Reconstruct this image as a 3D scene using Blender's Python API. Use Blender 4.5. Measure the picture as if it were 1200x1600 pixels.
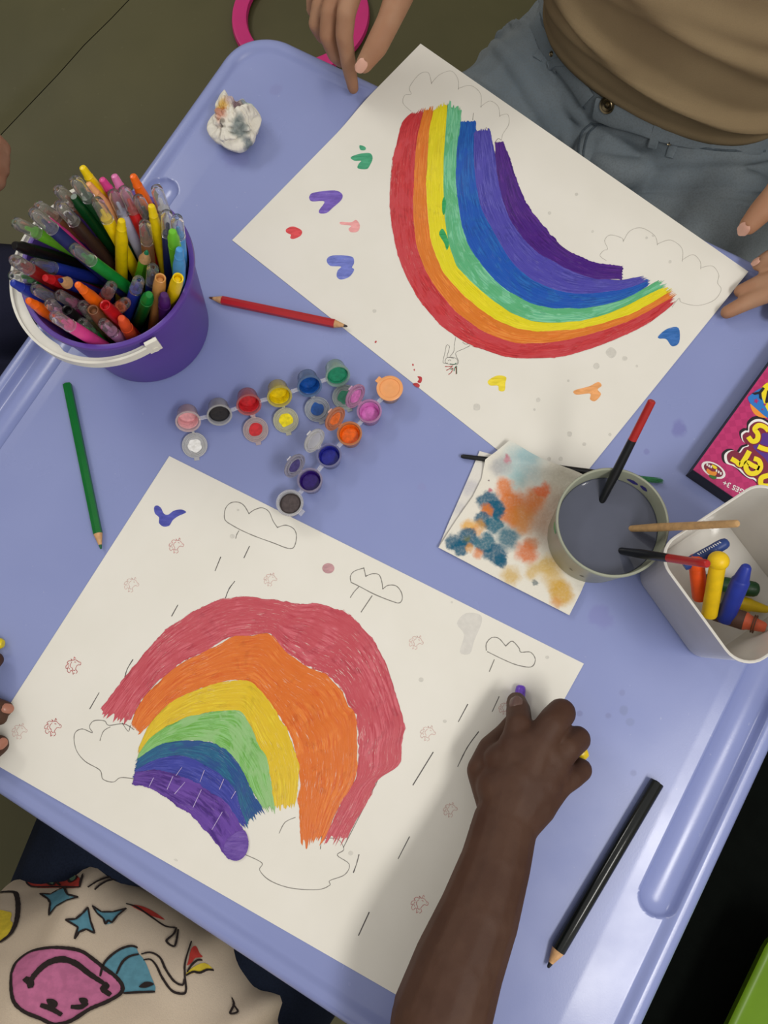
import bpy, bmesh, math, random
import numpy as np
from mathutils import Vector, Matrix
from mathutils.bvhtree import BVHTree
from mathutils.geometry import tessellate_polygon

for o in list(bpy.data.objects):
    bpy.data.objects.remove(o, do_unlink=True)
SC = bpy.context.scene
COL = SC.collection
R = math.radians
random.seed(7)
rng = np.random.default_rng(5)

# ------------------------------------------------------------------ camera
T = 0.50                      # height of the table top above the floor
HC = 0.73                     # camera height above the table top
FPX = 1250.0                  # focal length in pixels of the 1200x1600 frame
CAM_R = Matrix.Rotation(R(2.0), 3, 'Y') @ Matrix.Rotation(R(12.6), 3, 'X')
cam_d = bpy.data.cameras.new('camera')
cam_d.sensor_fit = 'VERTICAL'
cam_d.sensor_height = 36.0
cam_d.lens = FPX / 1600.0 * 36.0
cam_d.clip_start = 0.02
cam = bpy.data.objects.new('camera', cam_d)
COL.objects.link(cam)
CAM_P = Vector((0, 0, T + HC))
cam.matrix_world = Matrix.Translation(CAM_P) @ CAM_R.to_4x4()
SC.camera = cam

# ------------------------------------------------------------------ light
world = bpy.data.worlds.new('room_light')
SC.world = world
world.use_nodes = True
wb = world.node_tree.nodes['Background']
wb.inputs[0].default_value = (1.0, 0.97, 0.93, 1)
wb.inputs[1].default_value = 0.62


def area(name, loc, target, sx, sy, power, along=None, col=(1, 0.965, 0.91)):
    d = bpy.data.lights.new(name, 'AREA')
    d.shape = 'RECTANGLE'
    d.size = sx
    d.size_y = sy
    d.energy = power
    d.color = col
    o = bpy.data.objects.new(name, d)
    COL.objects.link(o)
    z = (Vector(loc) - Vector(target)).normalized()
    x = Vector(along or (1, 0, 0))
    x = (x - z * x.dot(z)).normalized()
    y = z.cross(x)
    o.matrix_world = Matrix(((x.x, y.x, z.x, loc[0]), (x.y, y.y, z.y, loc[1]), (x.z, y.z, z.z, loc[2]), (0, 0, 0, 1)))
    return o


# two ceiling fittings: a long one over the right side, another beyond the far left corner
area('ceiling_lamp', (0.88, -0.66, T + 1.9), (0.75, -0.5, T), 1.0, 0.36, 22, (0.38, 0.72, 0))
area('ceiling_lamp_far', (-1.7, 1.9, T + 1.9), (-0.6, 0.8, T), 1.0, 0.36, 16, (0.38, 0.72, 0))
SC.view_settings.view_transform = 'Standard'
SC.view_settings.look = 'None'
SC.view_settings.exposure = 0.0
SC.view_settings.gamma = 1.0
SC.view_settings.use_curve_mapping = False


# ------------------------------------------------------------------ helpers
def ray(px, py):
    return (CAM_R @ Vector(((px - 600) / FPX, -(py - 800) / FPX, -1))).normalized()


def P(px, py, h=0.0):
    """Point at height h above the table top that the photograph shows at (px, py)."""
    d = ray(px, py)
    return CAM_P + d * ((HC - h) / -d.z)


def lin(c):
    out = []
    for v in c[:3]:
        v = v / 255.0
        out.append(v / 12.92 if v <= 0.04045 else ((v + 0.055) / 1.055) ** 2.4)
    return (out[0], out[1], out[2], 1.0)


class NT:
    """small node tree helper"""
    def __init__(self, name):
        self.m = bpy.data.materials.new(name)
        self.m.use_nodes = True
        self.t = self.m.node_tree
        self.b = self.t.nodes['Principled BSDF']

    def n(self, kind, **kw):
        nd = self.t.nodes.new(kind)
        for k, v in kw.items():
            setattr(nd, k, v)
        return nd

    def link(self, a, b):
        self.t.links.new(a, b)

    def math(self, op, a, b=None, c=None, clamp=False):
        nd = self.n('ShaderNodeMath', operation=op, use_clamp=clamp)
        for i, s in enumerate((a, b, c)):
            if s is None:
                continue
            if isinstance(s, (int, float)):
                nd.inputs[i].default_value = s
            else:
                self.link(s, nd.inputs[i])
        return nd.outputs[0]

    def mix(self, fac, a, b):
        nd = self.n('ShaderNodeMix', data_type='RGBA')
        for s, i in ((fac, 0), (a, 6), (b, 7)):
            if isinstance(s, (int, float)):
                nd.inputs[i].default_value = s
            elif isinstance(s, tuple):
                nd.inputs[i].default_value = s
            else:
                self.link(s, nd.inputs[i])
        return nd.outputs[2]

    def noise(self, vec, scale, detail=3, rough=0.55, dist=0.0):
        nd = self.n('ShaderNodeTexNoise')
        nd.inputs['Scale'].default_value = scale
        nd.inputs['Detail'].default_value = detail
        nd.inputs['Roughness'].default_value = rough
        nd.inputs['Distortion'].default_value = dist
        if vec is not None:
            self.link(vec, nd.inputs['Vector'])
        return nd

    def remap(self, v, a, b, c, d, smooth=True):
        nd = self.n('ShaderNodeMapRange')
        nd.interpolation_type = 'SMOOTHSTEP' if smooth else 'LINEAR'
        self.link(v, nd.inputs[0])
        for i, x in enumerate((a, b, c, d)):
            nd.inputs[i + 1].default_value = x
        return nd.outputs[0]

    def bump(self, h, strength, dist=0.001):
        nd = self.n('ShaderNodeBump')
        nd.inputs['Strength'].default_value = strength
        nd.inputs['Distance'].default_value = dist
        self.link(h, nd.inputs['Height'])
        self.link(nd.outputs[0], self.b.inputs['Normal'])


MATS = {}


def mat(name, col, rough=0.5, var=0.0, scale=60.0, bump=0.0, bscale=None, spec=0.5,
        trans=0.0, ior=1.45, metal=0.0, coat=0.0, sheen=0.0, sss=0.0):
    if name in MATS:
        return MATS[name]
    k = NT(name)
    c = lin(col)
    k.b.inputs['Roughness'].default_value = rough
    k.b.inputs['Specular IOR Level'].default_value = spec
    k.b.inputs['Transmission Weight'].default_value = trans
    k.b.inputs['IOR'].default_value = ior
    k.b.inputs['Metallic'].default_value = metal
    k.b.inputs['Coat Weight'].default_value = coat
    k.b.inputs['Sheen Weight'].default_value = sheen
    if sss:
        k.b.inputs['Subsurface Weight'].default_value = sss
        k.b.inputs['Subsurface Radius'].default_value = (0.008, 0.003, 0.0015)
        k.b.inputs['Subsurface Scale'].default_value = 0.5
    tc = k.n('ShaderNodeTexCoord').outputs['Object']
    if var or not bump:
        nz = k.noise(tc, scale)
        f = k.remap(nz.outputs[0], 0.3, 0.7, 0.0, 1.0)
        v = var or 0.03
        lo = tuple(x * (1 - v) for x in c[:3]) + (1,)
        hi = tuple(min(1, x * (1 + v)) for x in c[:3]) + (1,)
        k.link(k.mix(f, lo, hi), k.b.inputs['Base Color'])
    else:
        k.b.inputs['Base Color'].default_value = c
    if bump:
        nz2 = k.noise(tc, bscale or scale, 4)
        k.bump(nz2.outputs[0], bump)
    MATS[name] = k.m
    return k.m


class MB:
    """collects vertices and faces in world space; build() links ONE mesh object"""
    def __init__(self):
        self.v = []
        self.f = []
        self.uv = None

    def add(self, vs, fs):
        o = len(self.v)
        self.v += [Vector(p) for p in vs]
        self.f += [tuple(i + o for i in q) for q in fs]
        return self

    def box(self, sx, sy, sz, M=None):
        M = M or Matrix()
        vs = [M @ Vector((x * sx / 2, y * sy / 2, z * sz / 2)) for x in (-1, 1) for y in (-1, 1) for z in (-1, 1)]
        return self.add(vs, [(0, 1, 3, 2), (4, 6, 7, 5), (0, 4, 5, 1), (2, 3, 7, 6), (0, 2, 6, 4), (1, 5, 7, 3)])

    def lathe(self, prof, seg=24, M=None, cap0=True, cap1=True):
        M = M or Matrix()
        vs, fs = [], []
        n = len(prof)
        for r, z in prof:
            for i in range(seg):
                a = 2 * math.pi * i / seg
                vs.append(M @ Vector((r * math.cos(a), r * math.sin(a), z)))
        for j in range(n - 1):
            for i in range(seg):
                i2 = (i + 1) % seg
                fs.append((j * seg + i, j * seg + i2, (j + 1) * seg + i2, (j + 1) * seg + i))
        if cap0:
            fs.append(tuple(range(seg - 1, -1, -1)))
        if cap1:
            fs.append(tuple((n - 1) * seg + i for i in range(seg)))
        return self.add(vs, fs)

    def tube(self, pts, rad, seg=12, flat=1.0, up=None):
        pts = [Vector(p) for p in pts]
        if isinstance(rad, (int, float)):
            rad = [rad] * len(pts)
        vs, fs = [], []
        n = len(pts)
        ref = Vector(up) if up is not None else Vector((0, 0, 1))
        for i in range(n):
            t = (pts[min(i + 1, n - 1)] - pts[max(i - 1, 0)]).normalized()
            s = t.cross(ref)
            if s.length < 1e-4:
                s = t.cross(Vector((1, 0, 0)))
            s.normalize()
            u = s.cross(t).normalized()
            for k in range(seg):
                a = 2 * math.pi * k / seg
                vs.append(pts[i] + (s * math.cos(a) + u * math.sin(a) * flat) * rad[i])
        for j in range(n - 1):
            for k in range(seg):
                k2 = (k + 1) % seg
                fs.append((j * seg + k, j * seg + k2, (j + 1) * seg + k2, (j + 1) * seg + k))
        fs.append(tuple(range(seg - 1, -1, -1)))
        fs.append(tuple((n - 1) * seg + k for k in range(seg)))
        return self.add(vs, fs)

    def sphere(self, c, r, seg=16, rings=10, M=None):
        M = M or Matrix()
        r = Vector((r, r, r)) if isinstance(r, (int, float)) else Vector(r)
        vs = [Vector(c) + M.to_3x3() @ Vector((0, 0, -r.z))]
        fs = []
        for j in range(1, rings):
            b = -math.pi / 2 + math.pi * j / rings
            for i in range(seg):
                a = 2 * math.pi * i / seg
                vs.append(Vector(c) + M.to_3x3() @ Vector((r.x * math.cos(b) * math.cos(a), r.y * math.cos(b) * math.sin(a), r.z * math.sin(b))))
        vs.append(Vector(c) + M.to_3x3() @ Vector((0, 0, r.z)))
        for i in range(seg):
            i2 = (i + 1) % seg
            fs.append((0, 1 + i2, 1 + i))
            for j in range(rings - 2):
                fs.append((1 + j * seg + i, 1 + j * seg + i2, 1 + (j + 1) * seg + i2, 1 + (j + 1) * seg + i))
            fs.append((1 + (rings - 2) * seg + i, 1 + (rings - 2) * seg + i2, len(vs) - 1))
        return self.add(vs, fs)

    def chain(self, pts, rad):
        """overlapping tapered capsules, to be fused by a voxel remesh"""
        pts = [Vector(p) for p in pts]
        for p, r in zip(pts, rad):
            self.sphere(p, r, 16, 10)
        for i in range(len(pts) - 1):
            d = pts[i + 1] - pts[i]
            if d.length < 1e-5:
                continue
            M = Matrix.Translation(pts[i]) @ d.to_track_quat('Z', 'Y').to_matrix().to_4x4()
            self.lathe([(rad[i], 0), (rad[i + 1], d.length)], 16, M)
        return self

    def prism(self, poly, z0, z1):
        """poly: list of Vectors (xy used)"""
        n = len(poly)
        vs = [Vector((p[0], p[1], z0)) for p in poly] + [Vector((p[0], p[1], z1)) for p in poly]
        tris = tessellate_polygon([[Vector((p[0], p[1], 0)) for p in poly]])
        fs = []
        for t in tris:
            a, b, c = (poly[i] for i in t)
            cr = (b[0] - a[0]) * (c[1] - a[1]) - (b[1] - a[1]) * (c[0] - a[0])
            t = t if cr > 0 else (t[0], t[2], t[1])
            fs.append(tuple(i + n for i in t))
            fs.append((t[0], t[2], t[1]))
        for i in range(n):
            j = (i + 1) % n
            fs.append((i, j, n + j, n + i))
        return self.add(vs, fs)

    def build(self, name, material, parent=None, smooth=True, angle=40):
        me = bpy.data.meshes.new(name)
        off = parent.matrix_world.translation if parent is not None else Vector((0, 0, 0))
        if parent is not None:
            off = world_loc(parent)
        if parent is not None and parent.get('lift'):
            for p in self.v:
                p.z += sheet_lift(p)
        if parent is None and len(self.v):
            # origin at the base centre of the thing
            xs = [p.x for p in self.v]; ys = [p.y for p in self.v]; zs = [p.z for p in self.v]
            off = Vector(((min(xs) + max(xs)) / 2, (min(ys) + max(ys)) / 2, min(zs)))
        me.from_pydata([tuple(p - off) for p in self.v], [], self.f)
        if self.uv is not None:
            ul = me.uv_layers.new(name='UVMap')
            for l in me.loops:
                ul.data[l.index].uv = self.uv[l.vertex_index]
        me.materials.append(material)
        me.update()
        if smooth:
            me.polygons.foreach_set('use_smooth', [True] * len(me.polygons))
            if angle:
                me.set_sharp_from_angle(angle=R(angle))
        o = bpy.data.objects.new(name, me)
        COL.objects.link(o)
        if parent is not None:
            o.parent = parent
        else:
            o.location = off
        return o


def sheet_lift(p):
    """the upper sheet rides up over the raised rim of the table"""
    e = V1 - (p.x * TV.x + p.y * TV.y)
    return 0.0058 * sstep(0.075, 0.018, e) + 0.003 * sstep(0.040, 0.016, (p.x * TV.x + p.y * TV.y) - V0)


def world_loc(o):
    p = Vector(o.location)
    while o.parent is not None:
        o = o.parent
        p = p + Vector(o.location)
    return p


def thing(name, label, cat, loc, group=None):
    o = bpy.data.objects.new(name, None)
    o.empty_display_size = 0.02
    COL.objects.link(o)
    o.location = loc
    tag(o, label, cat, group)
    return o


def tag(o, label, cat, group=None):
    o['label'] = label
    o['category'] = cat
    if group:
        o['group'] = group
    return o


def catmull(pts, n=6, closed=False):
    pts = [Vector(p) for p in pts]
    out = []
    N = len(pts)
    rngN = range(N) if closed else range(N - 1)
    for i in rngN:
        if closed:
            p0, p1, p2, p3 = pts[i - 1], pts[i], pts[(i + 1) % N], pts[(i + 2) % N]
        else:
            p0, p1, p2, p3 = pts[max(i - 1, 0)], pts[i], pts[i + 1], pts[min(i + 2, N - 1)]
        for k in range(n):
            t = k / n
            out.append(0.5 * ((2 * p1) + (p2 - p0) * t + (2 * p0 - 5 * p1 + 4 * p2 - p3) * t * t + (3 * p1 - p0 - 3 * p2 + p3) * t ** 3))
    if not closed:
        out.append(pts[-1])
    return out


def resample(pts, n):
    pts = [Vector(p) for p in pts]
    d = [0.0]
    for a, b in zip(pts, pts[1:]):
        d.append(d[-1] + (b - a).length)
    L = d[-1]
    out = []
    j = 0
    for i in range(n):
        s = L * i / (n - 1)
        while j < len(pts) - 2 and d[j + 1] < s:
            j += 1
        seg = d[j + 1] - d[j]
        out.append(pts[j].lerp(pts[j + 1], (s - d[j]) / seg if seg > 1e-9 else 0))
    return out, L


def crop(ox, oy, s, pts):
    """points read off an enlarged crop -> photograph pixels"""
    return [(ox + x / s, oy + y / s) for x, y in pts]


def vnoise(x, y, seed=0):
    """cheap smooth value noise"""
    def h(i, j):
        n = (i * 374761393 + j * 668265263 + seed * 1442695041) & 0xffffffff
        n = ((n ^ (n >> 13)) * 1274126177) & 0xffffffff
        return ((n ^ (n >> 16)) & 0xffff) / 65535.0
    i, j = math.floor(x), math.floor(y)
    fx, fy = x - i, y - j
    fx, fy = fx * fx * (3 - 2 * fx), fy * fy * (3 - 2 * fy)
    return (h(i, j) * (1 - fx) + h(i + 1, j) * fx) * (1 - fy) + (h(i, j + 1) * (1 - fx) + h(i + 1, j + 1) * fx) * fy


def remeshed(mb, voxel, smooth=4, factor=0.5):
    """fuse overlapping capsules into one continuous skin; returns a new mesh in world space"""
    me = bpy.data.meshes.new('tmp')
    me.from_pydata([tuple(p) for p in mb.v], [], mb.f)
    ob = bpy.data.objects.new('tmp', me)
    COL.objects.link(ob)
    md = ob.modifiers.new('r', 'REMESH')
    md.mode = 'VOXEL'
    md.voxel_size = voxel
    md.use_smooth_shade = True
    if smooth:
        ms = ob.modifiers.new('s', 'SMOOTH')
        ms.iterations = smooth
        ms.factor = factor
    dg = bpy.context.evaluated_depsgraph_get()
    res = bpy.data.meshes.new_from_object(ob.evaluated_get(dg))
    bpy.data.objects.remove(ob, do_unlink=True)
    bpy.data.meshes.remove(me)
    return res


def mesh_np(me):
    a = np.empty(len(me.vertices) * 3)
    me.vertices.foreach_get('co', a)
    return a.reshape(-1, 3)


def link_mesh(name, me, material, parent):
    me.name = name
    off = world_loc(parent)
    me.transform(Matrix.Translation(-off))
    me.materials.clear()
    me.materials.append(material)
    me.polygons.foreach_set('use_smooth', [True] * len(me.polygons))
    o = bpy.data.objects.new(name, me)
    COL.objects.link(o)
    o.parent = parent
    return o


def bvh_of(me):
    return BVHTree.FromPolygons([v.co.copy() for v in me.vertices], [tuple(p.vertices) for p in me.polygons])


def cast(bvh, px, py):
    loc, nrm, idx, dist = bvh.ray_cast(CAM_P, ray(px, py))
    return (loc, nrm)


# ------------------------------------------------------------------ setting: floor mats
def floor_sheet():
    k = NT('olive_mat')
    tc = k.n('ShaderNodeTexCoord').outputs['Object']
    a = k.noise(tc, 3.0, 3)
    b = k.noise(tc, 90.0, 3)
    c = k.mix(k.remap(a.outputs[0], 0.35, 0.65, 0, 1), lin((70, 67, 32)), lin((80, 76, 41)))
    c = k.mix(k.remap(b.outputs[0], 0.66, 0.8, 0, 0.5), c, lin((92, 90, 58)))
    k.link(c, k.b.inputs['Base Color'])
    k.b.inputs['Roughness'].default_value = 0.6
    k.bump(k.noise(tc, 500, 2).outputs[0], 0.15, 0.0005)
    return k.m


M_FLOOR = floor_sheet()
fl = MB().box(6, 6, 0.04, Matrix.Translation((0, 0.2, -0.026))).build('floor', mat('floor_base', (30, 28, 16), 0.8), None, False)
fl['kind'] = 'structure'
M_WALL = mat('painted_wall', (206, 200, 188), 0.8, 0.04, 4)
for nm, cx, cy, sx, sy in (('wall_back', 0, 3.22, 6, 0.06), ('wall_left', -3.03, 0.2, 0.06, 6.1), ('wall_right', 3.03, 0.2, 0.06, 6.1)):
    w_ = MB().box(sx, sy, 2.7, Matrix.Translation((cx, cy, 1.325))).build(nm, M_WALL, None, False)
    w_['kind'] = 'structure'
# two vinyl sheets meet along a seam that runs up from the left edge of the picture
s0, s1 = P(7, 211, -T), P(207, 0, -T)
sd = (s1 - s0).normalized()
sn = Vector((-sd.y, sd.x, 0))


def sheet(side):
    nx, ny = 70, 40
    vs, fs = [], []
    for i in range(nx + 1):
        for j in range(ny + 1):
            a = -2.6 + 5.2 * i / nx
            b = (0.0009 + (2.4 * (j / ny) ** 1.5)) * side
            p = s0 + sd * a + sn * b
            z = 0.002
            w = vnoise(a * 2.2 + 5, b * 6 + 9, 3)
            z += 0.0035 * max(0, 1 - abs(w - 0.5) * 9)
            z += 0.006 * math.exp(-(abs(b) / 0.02) ** 2)
            vs.append((p.x, p.y, z - 0.002))
    for i in range(nx):
        for j in range(ny):
            q = (i * (ny + 1) + j, (i + 1) * (ny + 1) + j, (i + 1) * (ny + 1) + j + 1, i * (ny + 1) + j + 1)
            fs.append(q if side > 0 else q[::-1])
    o = MB().add(vs, fs).build('mat_sheet', M_FLOOR, fl, True, 0)
    return o


sheet(1)
sheet(-1)

# ------------------------------------------------------------------ table
TA = R(-30)
TU = Vector((math.cos(TA), math.sin(TA), 0))
TV = Vector((-math.sin(TA), math.cos(TA), 0))
U0, U1, V0, V1 = -0.507, 0.293, -0.260, 0.528
UC, VC = (U0 + U1) / 2, (V0 + V1) / 2
HU, HV, RC = (U1 - U0) / 2, (V1 - V0) / 2, 0.055


def sstep(a, b, x):
    t = min(1, max(0, (x - a) / (b - a)))
    return t * t * (3 - 2 * t)


def edge_d(u, v):
    """distance inwards from the rounded outline"""
    qx, qy = abs(u - UC) - (HU - RC), abs(v - VC) - (HV - RC)
    return -(math.hypot(max(qx, 0), max(qy, 0)) + min(max(qx, qy), 0) - RC)


def table_z(u, v):
    d = edge_d(u, v)
    z = 0.0
    au = abs(u - UC)
    # sloping shoulder along both short sides
    if au > 0.341 and abs(v - VC) < HV - 0.02:
        z -= (au - 0.341) * 0.055 * sstep(HV - 0.02, HV - 0.06, abs(v - VC))
    # pencil trough
    dv = max(abs(v - VC) - 0.177, 0)
    r = math.hypot(au - 0.3685, dv)
    if r < 0.0165:
        z -= 0.0075 * math.sqrt(max(0, 1 - (r / 0.0165) ** 2)) * sstep(0.0165, 0.0150, r) ** 0.3
    # raised lip
    z += 0.0045 * sstep(0.021, 0.012, d)
    if d < 0.009:
        t = 1 - d / 0.009
        z -= 0.010 * (1 - math.sqrt(max(0, 1 - t * t)))
    return z


def table_mat():
    k = NT('lavender_plastic')
    tc = k.n('ShaderNodeTexCoord').outputs['Object']
    a = k.noise(tc, 5.0, 3)
    c = k.mix(k.remap(a.outputs[0], 0.3, 0.7, 0, 1), lin((135, 146, 197)), lin((141, 152, 202)))
    # dried drips of paint water and grime
    geo = k.n('ShaderNodeNewGeometry').outputs['Position']
    nz = k.noise(tc, 60, 2)
    for (px, py, rad, col, f) in ((1062, 668, 16, (112, 112, 178), .6), (1010, 705, 6, (120, 120, 180), .5), (975, 1110, 8, (120, 130, 170), .5),
                                  (985, 1128, 7, (120, 130, 170), .4), (950, 1118, 6, (120, 125, 170), .5), (972, 1082, 6, (120, 125, 170), .4),
                                  (940, 965, 22, (128, 130, 190), .5), (660, 760, 10, (140, 140, 190), .3), (430, 140, 14, (128, 128, 180), .3),
                                  (905, 1115, 5, (110, 115, 165), .5), (990, 1208, 6, (110, 118, 165), .5), (370, 245, 30, (122, 122, 178), .35)):
        p = P(px, py)
        vm = k.n('ShaderNodeVectorMath', operation='DISTANCE')
        k.link(geo, vm.inputs[0])
        vm.inputs[1].default_value = p
        dd = k.math('ADD', vm.outputs['Value'], k.math('MULTIPLY', k.math('SUBTRACT', nz.outputs[0], 0.5), rad * 0.0009))
        c = k.mix(k.remap(dd, rad * 0.0003, rad * 0.00062, f, 0), c, lin(col))
    sp = k.noise(tc, 220, 2)
    c = k.mix(k.remap(sp.outputs[0], 0.72, 0.8, 0, 0.25), c, lin((205, 208, 225)))
    k.link(c, k.b.inputs['Base Color'])
    rg = k.remap(k.noise(tc, 14, 4).outputs[0], 0.3, 0.7, 0.20, 0.28)
    k.link(rg, k.b.inputs['Roughness'])
    k.bump(k.noise(tc, 700, 2).outputs[0], 0.06, 0.0004)
    return k.m


M_TABLE = table_mat()
tb = thing('kids_table', 'lavender blue plastic play table with raised rim and pencil troughs', 'table', TU * UC + TV * VC)


def build_table():
    def axis(lo, hi, step, fine_lo=9, fine_hi=9):
        # finer near the rim
        a = [lo]
        x = lo
        while x < hi - 1e-6:
            e = min(x - lo, hi - x)
            if fine_lo < abs(x - (lo + hi) / 2) < fine_hi:
                x += 0.0012
                a.append(min(x, hi))
                continue
            st = 0.0012 if e < 0.054 else (0.0018 if e < 0.07 else step)
            x += st
            a.append(min(x, hi))
        return a
    us, vs_ = axis(U0, U1, 0.012), axis(V0, V1, 0.012, 0.160, 0.222)
    mb = MB()
    # rounded outline: pull grid points that fall outside onto the outline
    verts = []
    for u in us:
        for v in vs_:
            uu, vv = u, v
            qx, qy = abs(u - UC) - (HU - RC), abs(v - VC) - (HV - RC)
            if qx > 0 and qy > 0:
                m = max(qx, qy)
                l = math.hypot(qx, qy)
                if l > 1e-9:
                    k = m / l
                    uu = UC + math.copysign(HU - RC + qx * k, u - UC)
                    vv = VC + math.copysign(HV - RC + qy * k, v - VC)
            p = TU * uu + TV * vv
            verts.append(Vector((p.x, p.y, T + table_z(uu, vv))))
    nv = len(vs_)
    faces = []
    for i in range(len(us) - 1):
        for j in range(nv - 1):
            faces.append((i * nv + j, (i + 1) * nv + j, (i + 1) * nv + j + 1, i * nv + j + 1))
    mb.add(verts, faces)
    # skirt
    ring = [i * nv for i in range(len(us))] + [(len(us) - 1) * nv + j for j in range(1, nv)] + \
           [i * nv + nv - 1 for i in range(len(us) - 2, -1, -1)] + [j for j in range(nv - 2, 0, -1)]
    base = len(mb.v)
    prev = ring
    for dz, sc in ((-0.016, 1.0015), (-0.034, 1.002), (-0.036, 0.985), (-0.012, 0.97)):
        cur = []
        c0 = TU * UC + TV * VC
        for r_ in ring:
            p = mb.v[r_]
            q = Vector((c0.x + (p.x - c0.x) * sc, c0.y + (p.y - c0.y) * sc, T + dz))
            mb.v.append(q)
            cur.append(len(mb.v) - 1)
        n = len(ring)
        for i in range(n):
            j = (i + 1) % n
            mb.f.append((prev[i], cur[i], cur[j], prev[j]))
        prev = cur
    mb.f.append(tuple(reversed(prev)))
    mb.build('table_top', M_TABLE, tb, True, 50)
    for su in (-1, 1):
        for sv in (-1, 1):
            p = TU * (UC + su * (HU - 0.07)) + TV * (VC + sv * (HV - 0.07))
            q = TU * (UC + su * (HU - 0.05)) + TV * (VC + sv * (HV - 0.05))
            MB().tube([(q.x, q.y, 0.006), (q.x, q.y, 0.03), (p.x, p.y, T - 0.05), (p.x, p.y, T - 0.012)], [0.024, 0.024, 0.032, 0.034], 20).build('leg', M_TABLE, tb)


build_table()

# ------------------------------------------------------------------ painted sheets
def paper_mat():
    k = NT('drawing_paper')
    tc = k.n('ShaderNodeTexCoord').outputs['Object']
    a = k.noise(tc, 12, 3)
    k.link(k.mix(k.remap(a.outputs[0], 0.3, 0.7, 0, 1), lin((231, 228, 218)), lin((235, 232, 223))), k.b.inputs['Base Color'])
    k.b.inputs['Roughness'].default_value = 0.85
    k.b.inputs['Specular IOR Level'].default_value = 0.2
    k.bump(k.noise(tc, 900, 2).outputs[0], 0.05, 0.0003)
    return k.m


M_PAPER = paper_mat()


def paint_mat(name, col, col2=None, rag=0.0, dry=0.25, rough=0.42, across=9.0, bump=0.5, alt=None, lanes=0.0):
    """dried poster paint with brush streaks along the stroke (UV.x along, UV.y across)"""
    k = NT(name)
    uv = k.n('ShaderNodeUVMap').outputs[0]
    mp = k.n('ShaderNodeMapping')
    mp.inputs['Scale'].default_value = (1.0, across, 1.0)
    k.link(uv, mp.inputs['Vector'])
    st = k.noise(mp.outputs[0], 1.5, 6, 0.7, 0.35)
    bl = k.noise(uv, 2.2, 4, 0.65, 1.2)
    c1 = lin(col)
    c2 = lin(col2) if col2 else tuple(min(1, x * 1.35 + 0.04) for x in c1[:3]) + (1,)
    c = k.mix(k.remap(st.outputs[0], 0.38, 0.62, 0, 1), c1, c2)
    dk = tuple(x * 0.72 for x in c1[:3]) + (1,)
    c = k.mix(k.remap(bl.outputs[0], 0.48, 0.74, 0, 0.6), c, dk)
    if alt:
        bl2 = k.noise(uv, 1.5, 3, 0.6, 0.9)
        c = k.mix(k.remap(bl2.outputs[0], 0.46, 0.56, 0, 0.8), c, lin(alt))
    if dry:
        fine = k.noise(mp.outputs[0], 4.2, 4, 0.65, 0.2)
        wet = k.noise(uv, 0.9, 2, 0.5)
        f = k.math('MULTIPLY', k.remap(fine.outputs[0], 0.58, 0.70, 0, 1), k.remap(wet.outputs[0], 0.42, 0.62, 0.15, 1))
        c = k.mix(k.math('MULTIPLY', f, min(1.0, dry * 1.6)), c, lin((234, 226, 214)))
    k.link(c, k.b.inputs['Base Color'])
    rg = k.remap(bl.outputs[0], 0.35, 0.65, rough * 1.15, rough * 0.7)
    k.link(rg, k.b.inputs['Roughness'])
    if rag:
        sep = k.n('ShaderNodeSeparateXYZ')
        k.link(uv, sep.inputs[0])
        e = k.math('MULTIPLY', k.math('PINGPONG', sep.outputs[1], 0.5), 2.0)
        sp2 = k.noise(mp.outputs[0], 7.0, 3, 0.7)
        nn = k.math('ADD', k.math('MULTIPLY', st.outputs[0], 0.6), k.math('MULTIPLY', sp2.outputs[0], 0.4))
        al = k.math('GREATER_THAN', k.math('ADD', k.math('MULTIPLY', e, 1.0 / max(rag, 0.01)), nn), 0.60)
        k.link(al, k.b.inputs['Alpha'])
    k.bump(st.outputs[0], bump, 0.0008)
    return k.m


def ribbon(name, A, B, material, parent, h, n=110, m=25, wob=0.0011, frayA=0.003, frayB=0.003, thick=0.00025, seed=0):
    """a band of paint between two traced border lines (pixels) lying on a sheet at height h"""
    a, La = resample(catmull([P(x, y, h) for x, y in A], 5), n)
    b, Lb = resample(catmull([P(x, y, h) for x, y in B], 5), n)
    L = (La + Lb) / 2
    mb = MB()
    mb.uv = []
    for i in range(n):
        for j in range(m):
            t = j / (m - 1)
            p = a[i].lerp(b[i], t)
            if i == 0 or i == n - 1:
                f = frayA if i == 0 else frayB
                q = a[1 if i == 0 else n - 2].lerp(b[1 if i == 0 else n - 2], t)
                p = p + (p - q).normalized() * f * (random.random() ** 1.5 * 2.0 - 0.6)
            if j in (0, m - 1):
                w = (a[i] - b[i]).normalized() * (1 if j == 0 else -1)
                s = (vnoise(i * 0.31 * 90 / n, j, seed) - 0.5) * 2 + (random.random() - 0.5) * 0.9
                p = p + w * wob * s
            z = h + thick * (1 if 0 < j < m - 1 and 0 < i < n - 1 else 0.35)
            mb.v.append(Vector((p.x, p.y, T + z)))
            mb.uv.append((L * i / (n - 1) / 0.045, t))
    for i in range(n - 1):
        for j in range(m - 1):
            mb.f.append((i * m + j, i * m + j + 1, (i + 1) * m + j + 1, (i + 1) * m + j))
    # make the faces point up
    p0, p1, p2 = (mb.v[q] for q in mb.f[m * 3][:3])
    if (p1 - p0).cross(p2 - p0).z < 0:
        mb.f = [q[::-1] for q in mb.f]
    return mb.build(name, material, parent, True, 0)


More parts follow.
